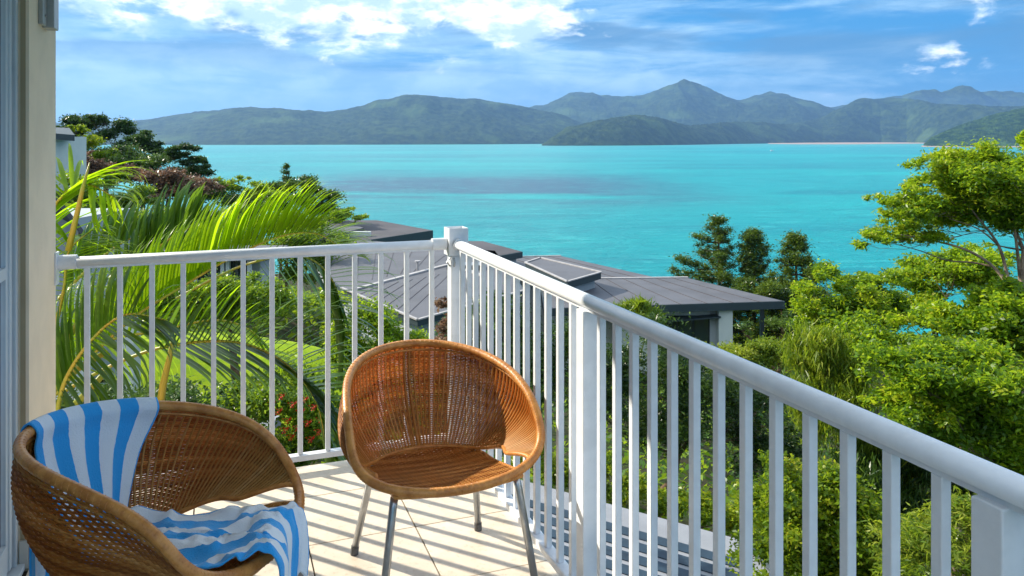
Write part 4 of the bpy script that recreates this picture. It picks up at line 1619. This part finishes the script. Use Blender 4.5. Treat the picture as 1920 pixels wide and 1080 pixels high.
plant('bush', 'drooping pale bamboo clump in the middle right', 'bamboo', 11,
      [(1530, 680, 50, 50), (1580, 720, 50, 60), (1510, 760, 40, 60), (1600, 790, 50, 60), (1560, 650, 60, 30), (1640, 850, 50, 70), (1690, 900, 40, 60)],
      26000, .14, .13, M['weep'], 309, .6, 3, G3, up=.0, droop=1.6, limbs=12, lr=.012, tr=.04, tint=(.5, .25), scale=.4, flat=1.3)
plant('bush', 'yellow tipped shrub in front of the villa terrace', 'bush', 21,
      [(1400, 662, 60, 24), (1450, 676, 50, 34), (1380, 690, 50, 34), (1490, 660, 30, 30), (1340, 676, 40, 26)], 22000, .10, .35, M['weep'], 310, .9, 3, G3, limbs=8, tint=(.7, .25))
plant('bush', 'grey green feathery plant beside the terrace post', 'bush', 26,
      [(1400, 615, 34, 16), (1465, 610, 36, 20), (1510, 600, 30, 26)], 9000, .12, .2, M['leaf_dark'], 311, .8, 3, G3, limbs=6, tint=(.8, .2))
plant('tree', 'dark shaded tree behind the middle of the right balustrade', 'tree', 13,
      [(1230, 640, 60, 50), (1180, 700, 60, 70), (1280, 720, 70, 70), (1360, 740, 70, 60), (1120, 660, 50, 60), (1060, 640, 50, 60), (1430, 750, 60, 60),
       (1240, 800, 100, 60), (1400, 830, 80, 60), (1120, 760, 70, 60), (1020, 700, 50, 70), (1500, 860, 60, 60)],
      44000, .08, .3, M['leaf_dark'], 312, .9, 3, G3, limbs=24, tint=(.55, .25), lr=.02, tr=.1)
plant('bush', 'strappy leaved plant just above the right handrail by the villa', 'bush', 15,
      [(1195, 575, 24, 16), (1215, 595, 30, 20), (1170, 585, 20, 14)], 2600, .28, .10, M['weep'], 313, .4, 3, G3, up=0, droop=.5, limbs=6, lr=.01, tr=.03, tint=(.35, .25))
plant('bush', 'tall bright green bush beyond the end of the striped lower roof', 'bush', 7.2,
      [(1470, 900, 40, 40), (1440, 960, 50, 50), (1520, 930, 50, 50), (1580, 960, 60, 60), (1500, 1010, 80, 60), (1620, 1000, 60, 60), (1400, 1040, 50, 30),
       (1560, 1060, 90, 50), (1560, 900, 40, 30)],
      50000, .052, .5, M['leaf_yellow'], 314, .5, 3.2, G3, limbs=12, tint=(.38, .22), lr=.012, tr=.04)
plant('bush', 'clipped yellow green hedge along the edge of the striped lower roof', 'bush', 10.4,
      [(1040, 880, 50, 28), (1110, 890, 50, 30), (1180, 915, 50, 30), (1250, 935, 50, 28), (1320, 955, 50, 28), (1380, 975, 40, 30), (980, 870, 40, 24), (1000, 830, 24, 40), (1140, 870, 20, 24)],
      24000, .06, .5, M['leaf_yellow'], 315, .4, 3.2, G3, limbs=10, tint=(.5, .22), lr=.012, tr=.03)
plant('bush', 'ferny golden green shrub low at the bottom right', 'bush', 5.6,
      [(1760, 1030, 80, 50), (1840, 990, 60, 50), (1680, 1050, 60, 40), (1700, 980, 40, 30), (1900, 1030, 60, 60)],
      12000, .07, .18, M['weep'], 316, .4, 3.2, G3, limbs=8, tint=(.7, .2), lr=.01, tr=.03, up=.1)
plant('tree', 'dark bamboo like thicket behind the near balusters at right', 'bamboo', 10.5,
      [(1720, 860, 50, 60), (1780, 900, 60, 60), (1840, 930, 60, 60), (1690, 960, 60, 60), (1600, 880, 50, 60), (1900, 960, 50, 50)],
      22000, .13, .14, M['leaf_dark'], 317, .5, 3, G3, up=0, droop=1.4, limbs=10, tint=(.7, .22), lr=.015, tr=.05, flat=1.2, scale=.4)

# a cut pale branch stump in the right hand tree
# understorey that closes the ground between the plants
gn = 60000
rg = np.random.default_rng(77)
ux, uy = rg.uniform(-1, 1, gn), rg.random(gn) ** 1.3
yy_ = 5 + uy * 120
xx_ = ux * (yy_ * .78 + 3)
zz_ = ground_z(xx_, yy_) + rg.random(gn) * (.25 + yy_ * .014)
keep = ~((xx_ > -10.6) & (xx_ < -4.4) & (yy_ > 18.5) & (yy_ < 26))
C3 = np.stack([xx_, yy_, zz_], 1)[keep]
sz = .07 + C3[:, 1] * .0085
VV, Q = leaf_quads(C3, sz[:, None] if False else 1.0, .5, .5, rng=rg)
VV = (VV.reshape(-1, 4, 3) - C3[:, None]) * sz[:, None, None] + C3[:, None]
o = link('ground_cover', fast_mesh('ground_cover', VV.reshape(-1, 3), Q, np.repeat(rg.random(len(C3)), 4)), M['leaf_mid'])
tag(o, 'green ground cover between the trees on the slope', 'ground cover', kind='stuff')

# ------------------------------------------------------------------ palm in front of the balcony
def leaflet_mesh(L_, wd_, bend, seed):
    """folded, tapering, drooping blade along +X, up is +Z"""
    n = 7
    vs, fs, ti = [], [], []
    x = z = 0.0
    ang = .12
    for i_ in range(n + 1):
        q = i_ / n
        w = wd_ * (math.sin(math.pi * min(1, q * .8 + .16)) ** .7) * (1 - q ** 3)
        vs += [(x, -w, z + w * .35), (x, 0, z), (x, w, z + w * .35)]
        ang -= bend * (q ** 2) * 3 / n
        x += math.cos(ang) * L_ / n
        z += math.sin(ang) * L_ / n
        ti += [min(1, max(0, .42 + .25 * q + .06 * seed))] * 3
    for i_ in range(n):
        o_ = i_ * 3
        fs += [(o_, o_ + 1, o_ + 4, o_ + 3), (o_ + 1, o_ + 2, o_ + 5, o_ + 4)]
    return fast_mesh('leaflet', np.array(vs), np.array(fs), np.array(ti))


BLADES = [leaflet_mesh(1.0, .026, b_, s_) for s_, b_ in enumerate((.35, .6, .9, 1.3, 1.9))]
for b_ in BLADES:
    b_.materials.append(M['palm'])
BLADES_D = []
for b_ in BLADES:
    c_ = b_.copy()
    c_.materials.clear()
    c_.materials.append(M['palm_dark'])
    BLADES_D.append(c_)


def bez(P_, n):
    """catmull-rom through control points"""
    P_ = [Vector(p_) for p_ in P_]
    out_ = []
    for i_ in range(len(P_) - 1):
        p0, p1, p2, p3 = P_[max(i_ - 1, 0)], P_[i_], P_[i_ + 1], P_[min(i_ + 2, len(P_) - 1)]
        for k in range(n):
            q = k / n
            out_.append(.5 * ((2 * p1) + (p2 - p0) * q + (2 * p0 - 5 * p1 + 4 * p2 - p3) * q * q + (3 * p1 - p0 - 3 * p2 + p3) * q ** 3))
    out_.append(P_[-1])
    return out_


def blade_matrix(p_, d, upv, L_, wsc):
    x = d.normalized()
    y = upv.cross(x).normalized()
    z = x.cross(y)
    m_ = Matrix((x, y, z)).transposed().to_4x4()
    m_ = m_ @ Matrix.Diagonal((L_, wsc, L_, 1))
    m_.translation = p_
    return m_


def frond(root, ctrl, n, L_, sides, start=.2, dark=False, individual=True, rad=.016, bend=(1, 4), lean=.55, wsc=1.0, seed=0, fan=.55, jit_=.09):
    rng = random.Random(seed)
    pts = bez(ctrl, 10)
    m_n = len(pts)
    stem = MB().tube(pts, [rad * (1 - .85 * k / m_n) for k in range(m_n)], 7).build('frond', M['rachis'], root, smooth=True)
    lib = BLADES_D if dark else BLADES
    join_v, join_q, join_t = [], [], []
    off = 0
    for si, sd in enumerate(sides):
        sd = Vector(sd).normalized()
        for k in range(n):
            q = start + (1 - start) * (k + .3 * rng.random()) / n
            f_ = q * (m_n - 1)
            i_ = min(int(f_), m_n - 2)
            p_ = pts[i_].lerp(pts[i_ + 1], f_ - i_)
            tg = (pts[i_ + 1] - pts[i_]).normalized()
            qq = (q - start) / (1 - start)
            ln = L_ * (.5 + .5 * math.sin(math.pi * min(1, qq * .72 + .26))) * (1 - .5 * qq ** 4) * rng.uniform(.9, 1.08)
            d = (sd * (1 - .35 * qq) + tg * (lean + fan * qq) + Vector((rng.uniform(-1, 1), rng.uniform(-1, 1), rng.uniform(-1, 1))) * jit_)
            upv = Vector((0, 0, 1)) if abs(d.normalized().z) < .93 else Vector((-.4, -1, .1))
            b_ = rng.randint(*bend)
            mt = blade_matrix(p_, d, upv, ln, wsc * rng.uniform(.8, 1.15))
            if individual:
                o = bpy.data.objects.new('leaflet', lib[b_])
                COL.objects.link(o)
                o.parent = stem
                o.matrix_parent_inverse = Matrix.Translation(root.location).inverted() @ Matrix.Identity(4)
                o.matrix_parent_inverse = Matrix.Identity(4)
                o.matrix_basis = mt
            else:
                me = lib[b_]
                co = np.zeros(len(me.vertices) * 3, np.float32)
                me.vertices.foreach_get('co', co)
                co = co.reshape(-1, 3)
                mm = np.array(mt)
                join_v.append(co @ mm[:3, :3].T + mm[:3, 3])
                qd = np.zeros(len(me.loops), np.int32)
                me.loops.foreach_get('vertex_index', qd)
                join_q.append(qd.reshape(-1, 4) + off)
                tt = np.zeros(len(me.vertices), np.float32)
                me.attributes['tint'].data.foreach_get('value', tt)
                join_t.append(np.clip(tt + rng.uniform(-.25, .25), 0, 1))
                off += len(co)
    if not individual:
        me = fast_mesh('leaflets', np.concatenate(join_v), np.concatenate(join_q), np.concatenate(join_t))
        o = link('leaflets', me, M['palm_dark'] if dark else M['palm'])
        o.parent = stem
        o['kind'] = 'stuff'
    return stem


pb_ = Vector((-3.4, 5.4, float(ground_z(-3.4, 5.4))))
palm = bpy.data.objects.new('palm_tree', None)
COL.objects.link(palm)
tag(palm, 'golden cane palm with long arching sunlit fronds behind the front balustrade', 'palm tree')
# the root stays at the origin of the stems' mesh coordinates, its own origin at the palm's foot
palm.location = pb_
mb = MB()
for (dx, dy, tx, ty, tz, r_) in ((0, 0, .25, -.1, -.6, .06), (.3, .2, .5, .1, -.9, .05), (-.35, .1, -.5, .1, -.3, .055), (-.1, -.3, .0, -.5, -1.0, .045)):
    b0 = pb_ + Vector((dx, dy, -.1))
    t0 = Vector((pb_.x + tx, pb_.y + ty, tz))
    mb.tube([b0, b0.lerp(t0, .35) + Vector((.03, 0, 0)), b0.lerp(t0, .7), t0], [r_, r_ * .9, r_ * .8, r_ * .6], 10)
mb.build('trunk', M['bark_pale'], palm, smooth=True)

UPL = (-.10, -.10, 1.0)
# main sunlit frond
frond(palm, [at(60, 790, 5.0), at(150, 690, 4.95), at(245, 600, 4.9), at(345, 535, 4.85), at(440, 480, 4.8), at(530, 442, 4.75), at(600, 440, 4.7), at(655, 480, 4.7)],
      100, .58, [UPL, (-.12, .35, 1.0)], .12, rad=.013, bend=(1, 3), lean=.05, seed=1, wsc=.60, fan=1.25, jit_=.035)
# lower arching frond in front of the lawn
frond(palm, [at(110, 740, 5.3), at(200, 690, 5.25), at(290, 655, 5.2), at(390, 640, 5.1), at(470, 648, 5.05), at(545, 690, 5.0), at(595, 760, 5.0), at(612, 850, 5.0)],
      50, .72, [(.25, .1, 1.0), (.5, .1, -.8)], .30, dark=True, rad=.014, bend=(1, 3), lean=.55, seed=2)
# drooping right tip frond
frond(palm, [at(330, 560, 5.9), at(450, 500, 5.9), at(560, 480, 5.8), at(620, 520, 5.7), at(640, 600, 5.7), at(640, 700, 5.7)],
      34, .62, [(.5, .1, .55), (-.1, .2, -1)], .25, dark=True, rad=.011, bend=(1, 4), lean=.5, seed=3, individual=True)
# upright dark frond behind
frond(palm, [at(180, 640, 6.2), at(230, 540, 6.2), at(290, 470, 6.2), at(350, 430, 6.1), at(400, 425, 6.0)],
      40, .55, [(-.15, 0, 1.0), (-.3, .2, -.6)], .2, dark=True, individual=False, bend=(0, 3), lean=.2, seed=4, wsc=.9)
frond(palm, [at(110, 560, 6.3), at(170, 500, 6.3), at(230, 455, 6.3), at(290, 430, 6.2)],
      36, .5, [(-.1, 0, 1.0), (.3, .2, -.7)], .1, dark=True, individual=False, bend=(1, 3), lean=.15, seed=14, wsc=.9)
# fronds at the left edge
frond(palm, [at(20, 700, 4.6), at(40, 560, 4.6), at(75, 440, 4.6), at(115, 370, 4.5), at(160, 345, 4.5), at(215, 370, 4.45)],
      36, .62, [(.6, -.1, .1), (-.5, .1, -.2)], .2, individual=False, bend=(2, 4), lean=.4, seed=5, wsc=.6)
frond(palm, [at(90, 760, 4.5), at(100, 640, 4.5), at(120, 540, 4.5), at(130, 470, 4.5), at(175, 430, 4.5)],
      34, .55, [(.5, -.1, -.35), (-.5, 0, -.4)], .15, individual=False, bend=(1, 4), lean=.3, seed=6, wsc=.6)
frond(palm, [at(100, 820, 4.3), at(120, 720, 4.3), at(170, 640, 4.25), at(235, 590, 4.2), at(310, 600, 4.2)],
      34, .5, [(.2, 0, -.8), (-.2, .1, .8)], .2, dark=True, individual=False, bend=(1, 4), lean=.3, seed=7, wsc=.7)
frond(palm, [at(105, 700, 6.4), at(200, 640, 6.3), at(300, 620, 6.2), at(400, 600, 6.1), at(470, 620, 6.0), at(520, 680, 6.0)],
      28, .5, [(.1, 0, .9), (.2, .1, -.8)], .15, dark=False, individual=False, bend=(1, 3), lean=.5, seed=9)
frond(palm, [at(90, 800, 5.2), at(105, 700, 5.2), at(145, 640, 5.2), at(190, 600, 5.2)], 26, .5, [(.4, 0, .2), (-.4, 0, .2)], .3, individual=False, bend=(1, 4), lean=.6, seed=10, wsc=.6)
# unopened spear leaf, and a thick bare leaf stalk
MB().tube([at(128, 470, 4.4), at(140, 420, 4.4), at(155, 355, 4.4), at(168, 305, 4.4)], [.018, .016, .012, .003], 8).build('spear_leaf', M['rachis'], palm, smooth=True)
MB().tube([at(300, 765, 4.3), at(306, 720, 4.3), at(318, 670, 4.3), at(324, 636, 4.3)], [.022, .020, .016, .011], 8).build('leaf_stalk', M['rachis'], palm, smooth=True)
for i_, (a_, b_, c_) in enumerate((((80, 720), (110, 660), (150, 600)), ((70, 760), (130, 700), (200, 660)), ((100, 800), (160, 740), (205, 690)))):
    MB().tube([at(*a_, 4.5), at(*b_, 4.45), at(*c_, 4.45)], [.026, .022, .015], 8).build('leaf_stalk', M['rachis'], palm, smooth=True)
